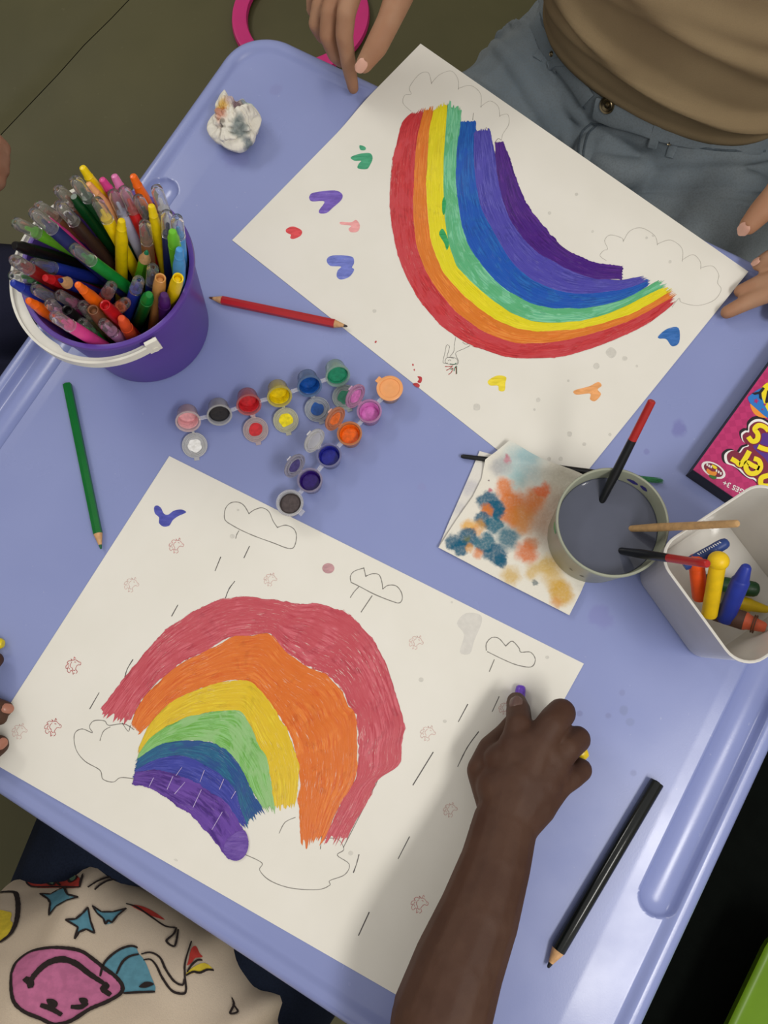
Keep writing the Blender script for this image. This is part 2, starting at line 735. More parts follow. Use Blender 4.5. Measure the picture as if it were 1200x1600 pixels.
def blob(name, poly, material, parent, h, thick=0.0003, closed=True):
    pts = [P(x, y, h) for x, y in poly]
    pts = catmull(pts, 4, True)
    c = sum(pts, Vector()) / len(pts)
    mb = MB()
    mb.prism(pts, T + h - 0.00005, T + h + thick)
    mb.uv = [((p.x - c.x) / 0.045, (p.y - c.y) / 0.02 + 0.5) for p in mb.v]
    return mb.build(name, material, parent, False)


def pencil(name, lines, parent, h, width=0.0006, col='graphite', n=5, smooth=True):
    mb = MB()
    for ln in lines:
        pts = [P(x, y, h) for x, y in ln]
        if smooth and len(pts) > 2:
            pts = catmull(pts, n)
        k = len(pts)
        for i, p in enumerate(pts):
            t = (pts[min(i + 1, k - 1)] - pts[max(i - 1, 0)])
            s = Vector((-t.y, t.x, 0))
            s = s.normalized() if s.length > 1e-9 else Vector((1, 0, 0))
            w = width * 0.5 * (0.75 + 0.5 * random.random())
            mb.v.append(Vector((p.x, p.y, T + h)) + s * w)
            mb.v.append(Vector((p.x, p.y, T + h)) - s * w)
        o = len(mb.v) - 2 * k
        for i in range(k - 1):
            mb.f.append((o + 2 * i, o + 2 * i + 1, o + 2 * i + 3, o + 2 * i + 2))
    for i, q in enumerate(mb.f):
        if (mb.v[q[1]] - mb.v[q[0]]).cross(mb.v[q[2]] - mb.v[q[0]]).z < 0:
            mb.f[i] = q[::-1]
    return mb.build(name, M_LINE[col], parent, False)


M_LINE = {
    'graphite': mat('graphite', (128, 124, 118), 0.6, 0.12, 400),
    'faint': mat('faint_graphite', (184, 179, 170), 0.6, 0.08, 400),
    'dark': mat('dark_graphite', (88, 84, 82), 0.6, 0.12, 400),
    'stamp': mat('stamp_ink', (184, 92, 92), 0.7, 0.25, 500),
    'stamp_mid': mat('worn_stamp_ink', (204, 150, 146), 0.7, 0.15, 500),
    'stamp_faint': mat('faint_stamp_ink', (214, 186, 178), 0.7, 0.08, 500),
    'lilac': mat('lilac_crack', (196, 180, 220), 0.4, 0.1, 300),
    'redline': mat('red_line', (170, 60, 60), 0.6, 0.15, 400),
    'greenline': mat('green_line', (60, 130, 100), 0.6, 0.15, 400),
}


def sheet_of_paper(name, corners, label, thick, slightly):
    pts = [P(x, y) for x, y in corners]
    c = sum(pts, Vector()) / 4
    t = thing(name, label, 'painting', (c.x, c.y, T))
    if slightly:
        t['lift'] = 1
    n = 48
    mb = MB()
    for k, z in enumerate((0.0002, thick)):
        for i in range(n + 1):
            for j in range(n + 1):
                a, b = i / n, j / n
                p = pts[0].lerp(pts[1], a).lerp(pts[3].lerp(pts[2], a), b)
                mb.v.append(Vector((p.x, p.y, T + z)))
    N = (n + 1) * (n + 1)
    for i in range(n):
        for j in range(n):
            q = (i * (n + 1) + j, (i + 1) * (n + 1) + j, (i + 1) * (n + 1) + j + 1, i * (n + 1) + j + 1)
            mb.f.append(q)
            mb.f.append(tuple(N + x for x in q[::-1]))
    ring = [i * (n + 1) for i in range(n + 1)] + [n * (n + 1) + j for j in range(1, n + 1)] + \
           [i * (n + 1) + n for i in range(n - 1, -1, -1)] + [j for j in range(n - 1, 0, -1)]
    for i in range(len(ring)):
        j = (i + 1) % len(ring)
        mb.f.append((ring[i], N + ring[i], N + ring[j], ring[j]))
    mb.build('paper', M_PAPER, t, True, 30)
    return t


PT = 0.0010          # height of the upper face of a sheet
LN = PT + 0.00012    # pencil lines
PA = sheet_of_paper('painted_sheet', [(657, 76), (1165, 430), (879, 784), (363, 376)],
                    'white sheet with an upside-down seven-band rainbow, held by the person in jeans', PT, 1)
PB = sheet_of_paper('painted_sheet', [(265, 713), (912, 1037), (625, 1557), (-33, 1177)],
                    'white sheet with a wide pink and orange rainbow and stamped unicorn heads', PT, 1)

# --- upper sheet: rainbow opening upwards
c5 = lambda pts: crop(580, 80, 2.0, pts)
B0 = c5([(125, 205), (95, 235), (75, 300), (62, 370), (55, 450), (60, 530), (75, 610), (100, 690), (150, 780), (210, 850), (280, 905), (350, 935), (430, 958), (520, 962), (600, 955), (690, 930), (780, 895), (860, 855), (910, 820), (940, 795)])
B1 = c5([(162, 200), (147, 260), (137, 340), (132, 430), (131, 520), (140, 600), (165, 680), (215, 755), (270, 820), (340, 870), (420, 905), (500, 915), (600, 905), (700, 880), (790, 850), (870, 810), (942, 770)])
B2 = c5([(195, 195), (182, 260), (175, 340), (172, 440), (178, 530), (190, 610), (225, 690), (280, 755), (340, 805), (400, 845), (460, 868), (540, 875), (640, 868), (720, 850), (800, 825), (870, 790), (930, 752)])
B3 = c5([(238, 175), (232, 250), (226, 330), (225, 430), (230, 520), (240, 600), (265, 670), (320, 730), (380, 780), (440, 820), (500, 845), (570, 850), (650, 845), (730, 825), (800, 795), (860, 765), (912, 740)])
B4 = c5([(278, 195), (273, 240), (266, 310), (263, 400), (272, 480), (285, 560), (310, 620), (360, 690), (420, 745), (480, 780), (540, 800), (620, 805), (700, 800), (780, 780), (840, 750), (905, 715)])
B4b = c5([(278, 232), (273, 270), (266, 320), (263, 400), (272, 480), (285, 560), (310, 620), (360, 690), (420, 745), (480, 780), (540, 800), (620, 805), (700, 800), (780, 780), (840, 750), (868, 730)])
B5 = c5([(322, 228), (318, 280), (318, 360), (330, 440), (350, 510), (390, 580), (430, 650), (480, 700), (540, 735), (600, 755), (680, 758), (760, 750), (820, 735), (862, 718)])
B5b = c5([(318, 262), (318, 360), (330, 440), (350, 510), (390, 580), (430, 650), (480, 700), (540, 735), (600, 755), (680, 758), (760, 750), (820, 735), (862, 718)])
B6 = c5([(365, 255), (380, 310), (390, 380), (405, 450), (430, 520), (470, 580), (520, 630), (580, 665), (640, 695), (700, 710), (780, 718), (845, 706)])
B6b = c5([(384, 298), (390, 380), (405, 450), (430, 520), (470, 580), (520, 630), (580, 665), (640, 695), (700, 712), (784, 714)])
B7 = c5([(412, 294), (432, 350), (450, 400), (470, 450), (500, 500), (550, 560), (600, 610), (660, 645), (720, 665), (786, 672)])


def shift(pts, ref, k):
    """grow a border line slightly towards ref so that neighbouring bands overlap"""
    a, _ = resample([Vector((x, y, 0)) for x, y in pts], 40)
    b, _ = resample([Vector((x, y, 0)) for x, y in ref], 40)
    return [(p.x + (q - p).normalized().x * k, p.y + (q - p).normalized().y * k) for p, q in zip(a, b)]


ribbon('red_band', B0, shift(B1, B2, 2), paint_mat('red_paint', (186, 34, 44), (212, 62, 66), rag=0.5, dry=0.3, alt=(204, 66, 74)), PA, PT + 0.0001, seed=1, frayA=.004, frayB=.005)
ribbon('orange_band', B1, shift(B2, B3, 2), paint_mat('orange_paint', (226, 112, 22), (240, 150, 60), rag=0.12, dry=0.1, alt=(222, 122, 30)), PA, PT + 0.00018, seed=2, frayA=.004, frayB=.004)
ribbon('yellow_band', shift(B2, B1, 1), shift(B3, B4, 1), paint_mat('yellow_paint', (228, 212, 14), (246, 232, 40), rag=0.1, dry=0.12, alt=(232, 220, 20)), PA, PT + 0.00026, seed=3, frayA=.003, frayB=.004)
ribbon('green_band', shift(B3, B2, 1), shift(B4, B5, 2), paint_mat('mint_paint', (92, 186, 140), (140, 214, 170), rag=0.12, dry=0.25, alt=(86, 178, 120)), PA, PT + 0.00022, seed=4, frayA=.004, frayB=.004)
ribbon('blue_band', B4b, shift(B5, B6, 3), paint_mat('blue_paint', (12, 76, 168), (34, 112, 196), rag=0.14, dry=0.08, alt=(18, 84, 186)), PA, PT + 0.0003, seed=5, wob=.001, frayA=.001)
ribbon('indigo_band', B5b, shift(B6, B7, 2), paint_mat('indigo_paint', (62, 58, 160), (98, 94, 190), rag=0.14, dry=0.12, alt=(78, 72, 176)), PA, PT + 0.00036, seed=6, frayA=.002)
ribbon('violet_band', B6b, B7, paint_mat('violet_paint', (58, 18, 112), (92, 40, 146), rag=0.06, dry=0.1, alt=(70, 24, 130)), PA, PT + 0.00044, seed=7, wob=.0009, frayA=.001, frayB=.001)

c7 = lambda pts: crop(420, 200, 3.81, pts)
c6 = lambda pts: crop(660, 560, 2.2222, pts)
pm = lambda n, c, **k: paint_mat(n, c, rag=0, dry=k.pop('dry', 0.2), across=2, **k)
M_gh = pm('green_dab', (52, 150, 110))
blob('green_heart', c7([(488, 175), (540, 155), (600, 150), (618, 180), (600, 225), (580, 245), (530, 240), (535, 215), (550, 195), (510, 195)]), M_gh, PA, PT)
blob('green_dab', c7([(540, 105), (560, 107), (577, 118), (572, 132), (545, 130)]), M_gh, PA, PT)
blob('purple_heart', c7([(243, 405), (270, 385), (390, 372), (437, 395), (430, 430), (380, 475), (345, 505), (305, 508), (300, 490), (332, 438), (260, 437), (243, 425)]), pm('purple_dab', (104, 78, 172)), PA, PT)
blob('pink_heart', c7([(428, 560), (490, 562), (520, 548), (542, 580), (530, 615), (490, 620), (475, 602), (490, 582), (430, 574)]), pm('pink_dab', (228, 152, 152)), PA, PT)
blob('red_heart', c7([(105, 602), (145, 587), (195, 610), (190, 640), (150, 660), (128, 655), (132, 636), (105, 622)]), pm('red_dab', (204, 54, 60)), PA, PT)
blob('blue_heart', c7([(345, 785), (380, 760), (490, 765), (508, 800), (495, 830), (508, 845), (480, 885), (430, 902), (405, 885), (410, 850), (430, 825), (365, 820)]), pm('periwinkle_dab', (98, 110, 188)), PA, PT)
M_rd = pm('dark_red_dab', (168, 30, 38))
for q in ([(885, 1480), (908, 1482), (912, 1500), (903, 1518), (885, 1512), (894, 1495)], [(858, 1524), (880, 1518), (898, 1530), (892, 1545), (872, 1538)],
          [(853, 1410), (858, 1403), (863, 1410), (858, 1417)], [(862, 1440), (866, 1434), (870, 1441), (866, 1446)], [(630, 1276), (637, 1267), (643, 1270), (637, 1280)]):
    blob('red_dab', c7(q), M_rd, PA, PT)
blob('yellow_heart', c6([(228, 78), (260, 60), (290, 65), (288, 85), (285, 112), (266, 112), (262, 95), (235, 94)]), pm('yellow_dab', (222, 200, 30)), PA, PT)
blob('peach_heart', c6([(527, 112), (580, 97), (610, 82), (622, 95), (608, 108), (620, 125), (600, 148), (582, 142), (582, 122), (535, 126)]), pm('peach_dab', (222, 154, 92)), PA, PT)
blob('blue_heart', c5([(898, 890), (925, 868), (960, 865), (962, 910), (940, 922), (922, 900), (900, 898)]), pm('blue_dab', (28, 96, 168)), PA, PT)
blob('green_dab', c5([(212, 572), (222, 555), (234, 572), (243, 604), (236, 622), (228, 600)]), MATS.setdefault('gd', pm('green_smear', (20, 150, 80))), PA, PT + 0.0003)
blob('green_dab', c5([(222, 470), (229, 455), (234, 480), (228, 512), (222, 500)]), MATS['gd'], PA, PT + 0.0003)
M_spot = mat('water_spot', (212, 209, 200), 0.7, 0.05, 300)
for (x, y, r) in ((955, 551, 8), (932, 572, 5), (976, 560, 4), (745, 636, 6), (841, 625, 3.5), (890, 678, 4), (913, 694, 3), (858, 717, 3), (876, 717, 3.5), (835, 640, 2), (953, 679, 2.5), (899, 309, 2.5), (858, 335, 2.5), (1008, 376, 2), (1045, 412, 2.5), (925, 364, 2), (585, 486, 3), (995, 572, 2), (888, 595, 2), (1018, 373, 2)):
    blob('water_spot', [(x + r * math.cos(a) * (0.9 + 0.2 * random.random()), y + r * math.sin(a) * (0.9 + 0.2 * random.random())) for a in [i * math.pi / 4 for i in range(8)]], M_spot, PA, PT, 0.00006)
pencil('pencil_cloud', [c5([(125, 200), (100, 175), (105, 150), (125, 146), (120, 125), (150, 85), (178, 80), (188, 112), (190, 110), (215, 85), (250, 75), (270, 100), (272, 130), (274, 128), (310, 120), (340, 145), (342, 185), (344, 183), (370, 168), (395, 185), (400, 215), (402, 213), (425, 210), (428, 240), (410, 270), (405, 290)])], PA, LN, 0.0005, 'faint')
pencil('pencil_cloud', [c5([(735, 655), (715, 640), (725, 625), (738, 620), (728, 595), (745, 580), (780, 590), (785, 600), (787, 596), (805, 570), (840, 562), (880, 585), (890, 612), (892, 610), (930, 600), (965, 625), (968, 662), (970, 658), (1000, 645), (1022, 665), (1025, 687), (1027, 684), (1060, 680), (1080, 705), (1078, 730), (1090, 750), (1070, 780), (1020, 795), (970, 785), (962, 772), (940, 800)])], PA, LN, 0.0005, 'faint')
pencil('pencil_line', [c5([(275, 190), (276, 225)]), c5([(318, 205), (316, 228)]), c5([(357, 250), (364, 258)]), c5([(384, 298), (395, 285), (405, 290)])], PA, LN, 0.0005, 'graphite')
cf = lambda pts: crop(640, 500, 7.5, pts)
pencil('pencil_doll', [cf([(540, 200), (525, 290), (520, 360), (500, 395), (475, 425)]), cf([(710, 300), (640, 335), (545, 380), (550, 430), (575, 490), (550, 530)]), cf([(430, 300), (410, 400), (392, 480), (400, 505), (450, 505)]),
                      cf([(470, 310), (455, 370), (440, 430), (480, 440), (520, 450)]), cf([(415, 480), (440, 440), (520, 440), (560, 470), (550, 515), (490, 520), (430, 510), (415, 480)]), cf([(430, 300), (445, 290), (470, 310)]),
                      cf([(450, 480), (470, 465), (485, 480)]), cf([(620, 260), (660, 285), (720, 265)])], PA, LN, 0.00045, 'graphite')
pencil('pencil_hair', [cf([(415, 545), (470, 545), (510, 535)]), cf([(430, 590), (470, 570), (500, 545)]), cf([(455, 640), (490, 610), (510, 560)]), cf([(545, 635), (545, 590), (540, 545)])], PA, LN, 0.0008, 'redline')
pencil('pencil_hair', [cf([(470, 515), (520, 520), (545, 505)]), cf([(520, 600), (525, 570), (545, 540)]), cf([(552, 630), (552, 580), (552, 540)]), cf([(480, 585), (500, 565)])], PA, LN, 0.0008, 'greenline')

# --- lower sheet
c4 = lambda pts: crop(100, 900, 2.1429, pts)
R0 = c4([(115, 450), (165, 390), (225, 310), (290, 230), (370, 160), (450, 110), (530, 80), (620, 68), (720, 80), (790, 95), (860, 90), (930, 115), (1000, 165), (1050, 230), (1090, 310), (1115, 400), (1142, 490), (1130, 560), (1128, 630), (1050, 685), (1010, 770), (980, 820), (950, 880)])
R1 = c4([(225, 490), (250, 430), (320, 350), (400, 285), (480, 250), (560, 205), (620, 200), (690, 195), (740, 250), (800, 295), (880, 330), (930, 380), (950, 430), (978, 460), (985, 560), (975, 680), (930, 760), (895, 830), (872, 878)])
R2 = c4([(255, 525), (290, 490), (350, 430), (410, 395), (470, 370), (560, 350), (630, 355), (680, 410), (720, 470), (755, 530), (780, 600), (790, 680), (783, 770), (795, 890)])
R2b = c4([(250, 575), (290, 490), (350, 430), (410, 395), (470, 370), (560, 350), (630, 355), (680, 410), (720, 470), (755, 530), (780, 600), (788, 680), (775, 762)])
R3 = c4([(252, 592), (290, 540), (350, 500), (420, 470), (500, 455), (590, 450), (630, 510), (650, 560), (680, 610), (692, 680), (706, 775)])
R4 = c4([(245, 612), (300, 575), (350, 555), (420, 550), (490, 555), (540, 580), (580, 620), (610, 670), (630, 720), (668, 778)])
R45 = c4([(238, 650), (310, 612), (390, 600), (450, 620), (520, 660), (570, 710), (590, 770), (612, 832)])
R5 = c4([(235, 668), (300, 655), (370, 668), (440, 695), (500, 735), (550, 775), (575, 810), (600, 835)])
R6 = c4([(228, 697), (300, 715), (370, 765), (430, 805), (480, 860), (520, 910), (550, 945), (575, 952)])
R5b = c4([(240, 655), (300, 650), (370, 665), (440, 690), (500, 730), (550, 765), (600, 850), (618, 890)])

ribbon('pink_red_band', R0, shift(R1, R2, 0.5), paint_mat('pink_red_paint', (186, 58, 74), (214, 104, 116), rag=0.30, dry=0.6, across=13, alt=(196, 76, 88)), PB, PT + 0.0001, seed=11, frayA=.004, frayB=.005, wob=.0018)
ribbon('orange_band', R1, shift(R2, R3, 0.5), paint_mat('deep_orange_paint', (216, 96, 18), (234, 132, 50), rag=0.16, dry=0.4, across=12, alt=(222, 112, 30)), PB, PT + 0.00018, seed=12, frayA=.002, frayB=.005, wob=.001)
ribbon('yellow_band', R2b, shift(R3, R4, 1), paint_mat('ochre_yellow_paint', (214, 176, 20), (236, 208, 40), rag=0.16, dry=0.45, across=12, alt=(226, 190, 24)), PB, PT + 0.00024, seed=13, frayA=.002, frayB=.003)
ribbon('green_band', R3, shift(R4, R45, 1), paint_mat('leaf_green_paint', (104, 172, 64), (146, 204, 128), rag=0.16, dry=0.4, across=12, alt=(150, 196, 130)), PB, PT + 0.0003, seed=14, frayA=.001, frayB=.004)
ribbon('teal_band', R4, shift(R45, R5, 2), paint_mat('teal_paint', (16, 78, 128), (30, 112, 146), rag=0.2, dry=0.25, across=11, alt=(28, 70, 140)), PB, PT + 0.00036, seed=15, frayA=.002, frayB=.004)
ribbon('indigo_band', R45, shift(R5, R6, 2), paint_mat('wet_indigo_paint', (44, 52, 146), (74, 80, 176), rag=0.08, dry=0.12, across=6, rough=0.22, alt=(54, 62, 160)), PB, PT + 0.00042, seed=16, frayA=.001)
ribbon('purple_band', R5b, R6, paint_mat('wet_purple_paint', (66, 28, 124), (112, 74, 170), rag=0, dry=0.08, across=4, rough=0.14, bump=1.0, alt=(104, 66, 164)), PB, PT + 0.0006, seed=17, frayA=.0008, frayB=.0015, wob=.0007, thick=.0005)
blob('purple_band_end', c4([(548, 880), (600, 850), (618, 890), (610, 930), (585, 952), (555, 948), (535, 920)]), paint_mat('thin_purple_paint', (92, 60, 150), (122, 92, 176), rag=0, dry=0.1, across=2, rough=0.16, bump=0.4), PB, PT + 0.0011)
pencil('paint_crack', [c4(l) for l in ([(300, 675), (285, 705)], [(365, 670), (345, 715)], [(405, 690), (370, 730)], [(460, 715), (432, 775)], [(530, 790), (495, 850)], [(470, 650), (455, 690)], [(395, 640), (375, 668)], [(535, 680), (520, 715)], [(575, 720), (560, 745)])], PB, PT + 0.00118, 0.00045, 'lilac')
blob('blue_bird', crop(0, 560, 2.3529, [(567, 548), (578, 541), (592, 550), (602, 570), (618, 575), (640, 560), (668, 556), (684, 566), (655, 580), (635, 595), (622, 615), (600, 618), (585, 605), (585, 585), (570, 570)]), pm('ultramarine_dab', (58, 64, 158)), PB, PT)
blob('red_spot', [(513 + 9.5 * math.cos(a), 888 + 8 * math.sin(a)) for a in [i * math.pi / 4 for i in range(8)]], pm('plum_dab', (176, 132, 136)), PB, PT)
M_damp = mat('damp_patch', (217, 214, 207), 0.75, 0.04, 200)
blob('damp_patch', c6([(120, 920), (150, 885), (200, 890), (205, 920), (180, 980), (165, 1025), (130, 1020), (145, 960)]), M_damp, PB, PT, 0.00005)
for (x, y, r) in ((363, 838, 4), (548, 1333, 4), (274, 1345, 4), (658, 1062, 4), (695, 1127, 3), (855, 1027, 3), (372, 797, 2), (706, 941, 2)):
    blob('grey_spot', [(x + r * math.cos(a), y + r * math.sin(a) * 0.9) for a in [i * math.pi / 4 for i in range(8)]], M_spot, PB, PT, 0.00006)
cc = lambda pts: crop(340, 770, 3.75, pts)
pencil('pencil_cloud', [cc([(60, 175), (40, 150), (45, 95), (75, 60), (120, 55), (155, 75), (183, 120), (187, 119), (215, 100), (260, 88), (300, 110), (325, 165), (350, 202), (355, 201), (400, 190), (445, 210), (462, 250), (455, 300), (438, 325), (400, 322), (330, 295), (220, 255), (130, 215), (60, 175)]), cc([(125, 222), (112, 245), (106, 268)])], PB, LN, 0.00075, 'graphite')
pencil('pencil_cloud', [cc([(782, 525), (778, 490), (800, 460), (853, 442), (858, 446), (868, 488), (872, 487), (905, 475), (945, 480), (962, 520), (968, 562), (972, 560), (1000, 542), (1045, 545), (1075, 580), (1082, 620), (1065, 645), (1020, 635), (920, 595), (830, 548), (782, 525)]), cc([(830, 548), (800, 580), (777, 615)]), cc([(906, 602), (840, 700)])], PB, LN, 0.00075, 'graphite')
pencil('pencil_cloud', [c6([(222, 1015), (222, 990), (240, 970), (265, 972), (288, 997), (292, 996), (312, 982), (335, 1005), (342, 1020), (375, 1020), (392, 1045), (378, 1071), (330, 1065), (280, 1045), (225, 1018)]), c6([(250, 1045), (232, 1088)])], PB, LN, 0.00075, 'graphite')
pencil('pencil_cloud', [c4([(235, 515), (200, 495), (150, 500), (135, 485), (100, 485), (85, 505), (95, 525), (60, 512), (35, 530), (40, 580), (70, 620), (120, 650), (130, 680), (165, 690), (190, 675), (240, 680)]), c4([(120, 552), (132, 520), (155, 505)]), c4([(195, 492), (215, 520), (222, 500)])], PB, LN, 0.00065, 'graphite')
pencil('pencil_cloud', [c4([(600, 930), (662, 960), (655, 985), (690, 1020), (760, 1045), (850, 1050), (890, 1035), (890, 1020), (940, 1000), (955, 965), (915, 935), (937, 915), (915, 880), (862, 880)]), c4([(720, 862), (740, 825), (775, 808)]), c4([(1105, 480), (1080, 600), (1050, 680)]), c4([(1050, 685), (935, 910)]), c4([(858, 915), (862, 870), (850, 845)])], PB, LN, 0.0006, 'graphite')
rain = [[(345, 870), (336, 892)], [(390, 853), (381, 872)], [(367, 908), (358, 920), (352, 935)], [(278, 945), (268, 963)], [(208, 1030), (199, 1045), (195, 1058)], [(155, 1082), (140, 1108)],
        [(731, 1100), (716, 1128)], [(780, 1088), (769, 1112)], [(748, 1143), (730, 1168), (715, 1198)], [(677, 1175), (645, 1227)], [(640, 1307), (622, 1342)], [(561, 1335), (557, 1350), (552, 1364)], [(577, 1425), (560, 1462)]]
for ln in rain:
    pencil('pencil_raindrop', [ln], PB, LN, 0.0008, 'dark')
# stamped unicorn heads (unit square strokes)
UNI = [[(0.72, 0.16), (0.66, 0.06), (0.62, 0.2)], [(0.55, 0.22), (0.7, 0.22), (0.82, 0.34), (0.94, 0.42), (0.9, 0.54), (0.76, 0.52), (0.68, 0.58), (0.6, 0.72), (0.66, 0.86), (0.56, 0.96)],
       [(0.55, 0.22), (0.46, 0.12), (0.5, 0.24), (0.34, 0.2), (0.22, 0.3), (0.3, 0.36), (0.14, 0.42), (0.1, 0.58), (0.2, 0.56), (0.14, 0.72), (0.24, 0.84), (0.34, 0.72), (0.42, 0.84), (0.4, 0.96), (0.5, 0.9)],
       [(0.48, 0.3), (0.38, 0.4), (0.36, 0.54), (0.44, 0.64), (0.42, 0.76)], [(0.6, 0.34), (0.66, 0.33), (0.68, 0.38)], [(0.84, 0.42), (0.87, 0.44)], [(0.3, 0.42), (0.24, 0.54), (0.3, 0.66)], [(0.44, 0.72), (0.52, 0.78), (0.56, 0.74)]]
for (x, y, s, rot, ink) in ((275, 852, 27, 5, 'stamp_mid'), (205, 913, 27, 10, 'stamp_faint'), (114, 1040, 29, -12, 'stamp'), (82, 1136, 31, 0, 'stamp'), (30, 1142, 28, 5, 'stamp_faint'), (422, 905, 24, 8, 'stamp_faint'),
                            (650, 1003, 26, 15, 'stamp_faint'), (668, 1145, 28, 10, 'stamp_faint'), (703, 1265, 26, 0, 'stamp_faint'), (655, 1412, 32, 6, 'stamp_mid'), (788, 1106, 22, 0, 'stamp_faint')):
    ca, sa = math.cos(R(rot)), math.sin(R(rot))
    pencil('unicorn_stamp', [[(x + s * ((a - .5) * ca - (b - .5) * sa), y + s * ((a - .5) * sa + (b - .5) * ca)) for a, b in st] for st in UNI], PB, LN, 0.00055, ink, 3)

# ------------------------------------------------------------------ purple bucket of pens
BC = Vector((-0.2588, 0.3536, T + 0.0003))
M_PURPLE = mat('purple_plastic', (92, 62, 158), 0.38, 0.05, 20)
M_WHITEPL = mat('white_plastic', (228, 226, 214), 0.42, 0.04, 40)
bk = thing('bucket', 'purple plastic bucket crammed with crayons, white handle folded down', 'bucket', BC)
MB().lathe([(0.052, 0.0), (0.0585, 0.001), (0.0597, 0.004), (0.0722, 0.108), (0.0726, 0.111), (0.0752, 0.1115), (0.0758, 0.114), (0.0752, 0.1165), (0.0735, 0.117), (0.0712, 0.1165), (0.0702, 0.113), (0.0575, 0.006), (0.056, 0.0035), (0.02, 0.0035)],
           72, Matrix.Translation(BC)).build('body', M_PURPLE, bk, True, 60)


def bucket_handle():
    th0 = R(-61)
    n = 72
    vs, fs = [], []
    for i in range(n + 1):
        t = i / n
        a = th0 - math.pi * t
        rr = 0.0805 + 0.005 * math.sin(math.pi * t)
        w = 0.0042 + 0.0036 * sstep(0.30, 0.34, t) * sstep(0.70, 0.66, t)
        z = 0.1085 - 0.004 * math.sin(math.pi * t)
        d = Vector((math.cos(a), math.sin(a), 0))
        # L shaped section: flat web and a raised outer rib
        sec = [(rr - w, z - 0.0012), (rr - w, z + 0.0008), (rr + 0.0002, z + 0.0008), (rr + 0.0004, z + 0.0042), (rr + 0.0026, z + 0.0042), (rr + 0.0026, z - 0.0045), (rr + 0.0004, z - 0.0045), (rr, z - 0.0012)]
        for r_, zz in sec:
            vs.append(BC + d * r_ + Vector((0, 0, zz)))
    m = 8
    for i in range(n):
        for j in range(m):
            j2 = (j + 1) % m
            fs.append((i * m + j, i * m + j2, (i + 1) * m + j2, (i + 1) * m + j))
    fs.append(tuple(range(m)))
    fs.append(tuple(n * m + j for j in range(m - 1, -1, -1)))
    mb = MB().add(vs, fs)
    for t in (0, 1):
        a = th0 - math.pi * t
        d = Vector((math.cos(a), math.sin(a), 0))
        s = Vector((-d.y, d.x, 0)) * (1 if t == 0 else -1)
        M = Matrix(((d.x, s.x, 0, 0), (d.y, s.y, 0, 0), (0, 0, 1, 0), (0, 0, 0, 1)))
        mb.box(0.0034, 0.011, 0.016, Matrix.Translation(BC + d * 0.0815 + s * 0.0035 + Vector((0, 0, 0.1095))) @ M)
        mb.lathe([(0.003, -0.011), (0.003, 0.0)], 14, Matrix.Translation(BC + d * 0.084 + s * 0.004 + Vector((0, 0, 0.105))) @ d.to_track_quat('Z', 'Y').to_matrix().to_4x4())
    mb.build('handle', M_WHITEPL, bk, True, 35)
    # small moulded pivot ears on the bucket wall
    for t in (0, 1):
        a = th0 - math.pi * t
        d = Vector((math.cos(a), math.sin(a), 0))
        MB().lathe([(0.0065, -0.002), (0.0065, 0.0045), (0.005, 0.0058)], 18, Matrix.Translation(BC + d * 0.0722 + Vector((0, 0, 0.1045))) @ d.to_track_quat('Z', 'Y').to_matrix().to_4x4()).build('pivot_ear', M_PURPLE, bk)


bucket_handle()

PEN_COL = {'yellow': (238, 206, 10), 'darkgreen': (10, 66, 30), 'brown': (128, 84, 56), 'peach': (240, 170, 116), 'pink': (214, 66, 140), 'pinkclear': (220, 120, 176),
           'red': (196, 26, 34), 'orange': (240, 104, 14), 'black': (18, 18, 20), 'lavender': (176, 178, 208), 'darkbrown': (58, 40, 34), 'navy': (24, 34, 92), 'lightgreen': (104, 186, 44),
           'green': (20, 128, 50), 'clear': (206, 210, 222), 'skyblue': (76, 150, 214), 'tan': (212, 152, 84), 'blue': (30, 52, 156), 'purple': (72, 28, 98), 'darkred': (128, 24, 22),
           'orangered': (226, 84, 40), 'lilac': (190, 128, 172), 'olive': (104, 96, 60), 'magenta': (150, 44, 104)}
M_CLEAR = mat('clear_plastic', (255, 255, 255), 0.04, 0.0, 50, trans=0.95, ior=1.30)
M_WOOD = mat('pencil_wood', (206, 160, 112), 0.6, 0.12, 300)


def pen_mat(c):
    return mat('pen_' + c, PEN_COL[c], 0.3, 0.08, 120)


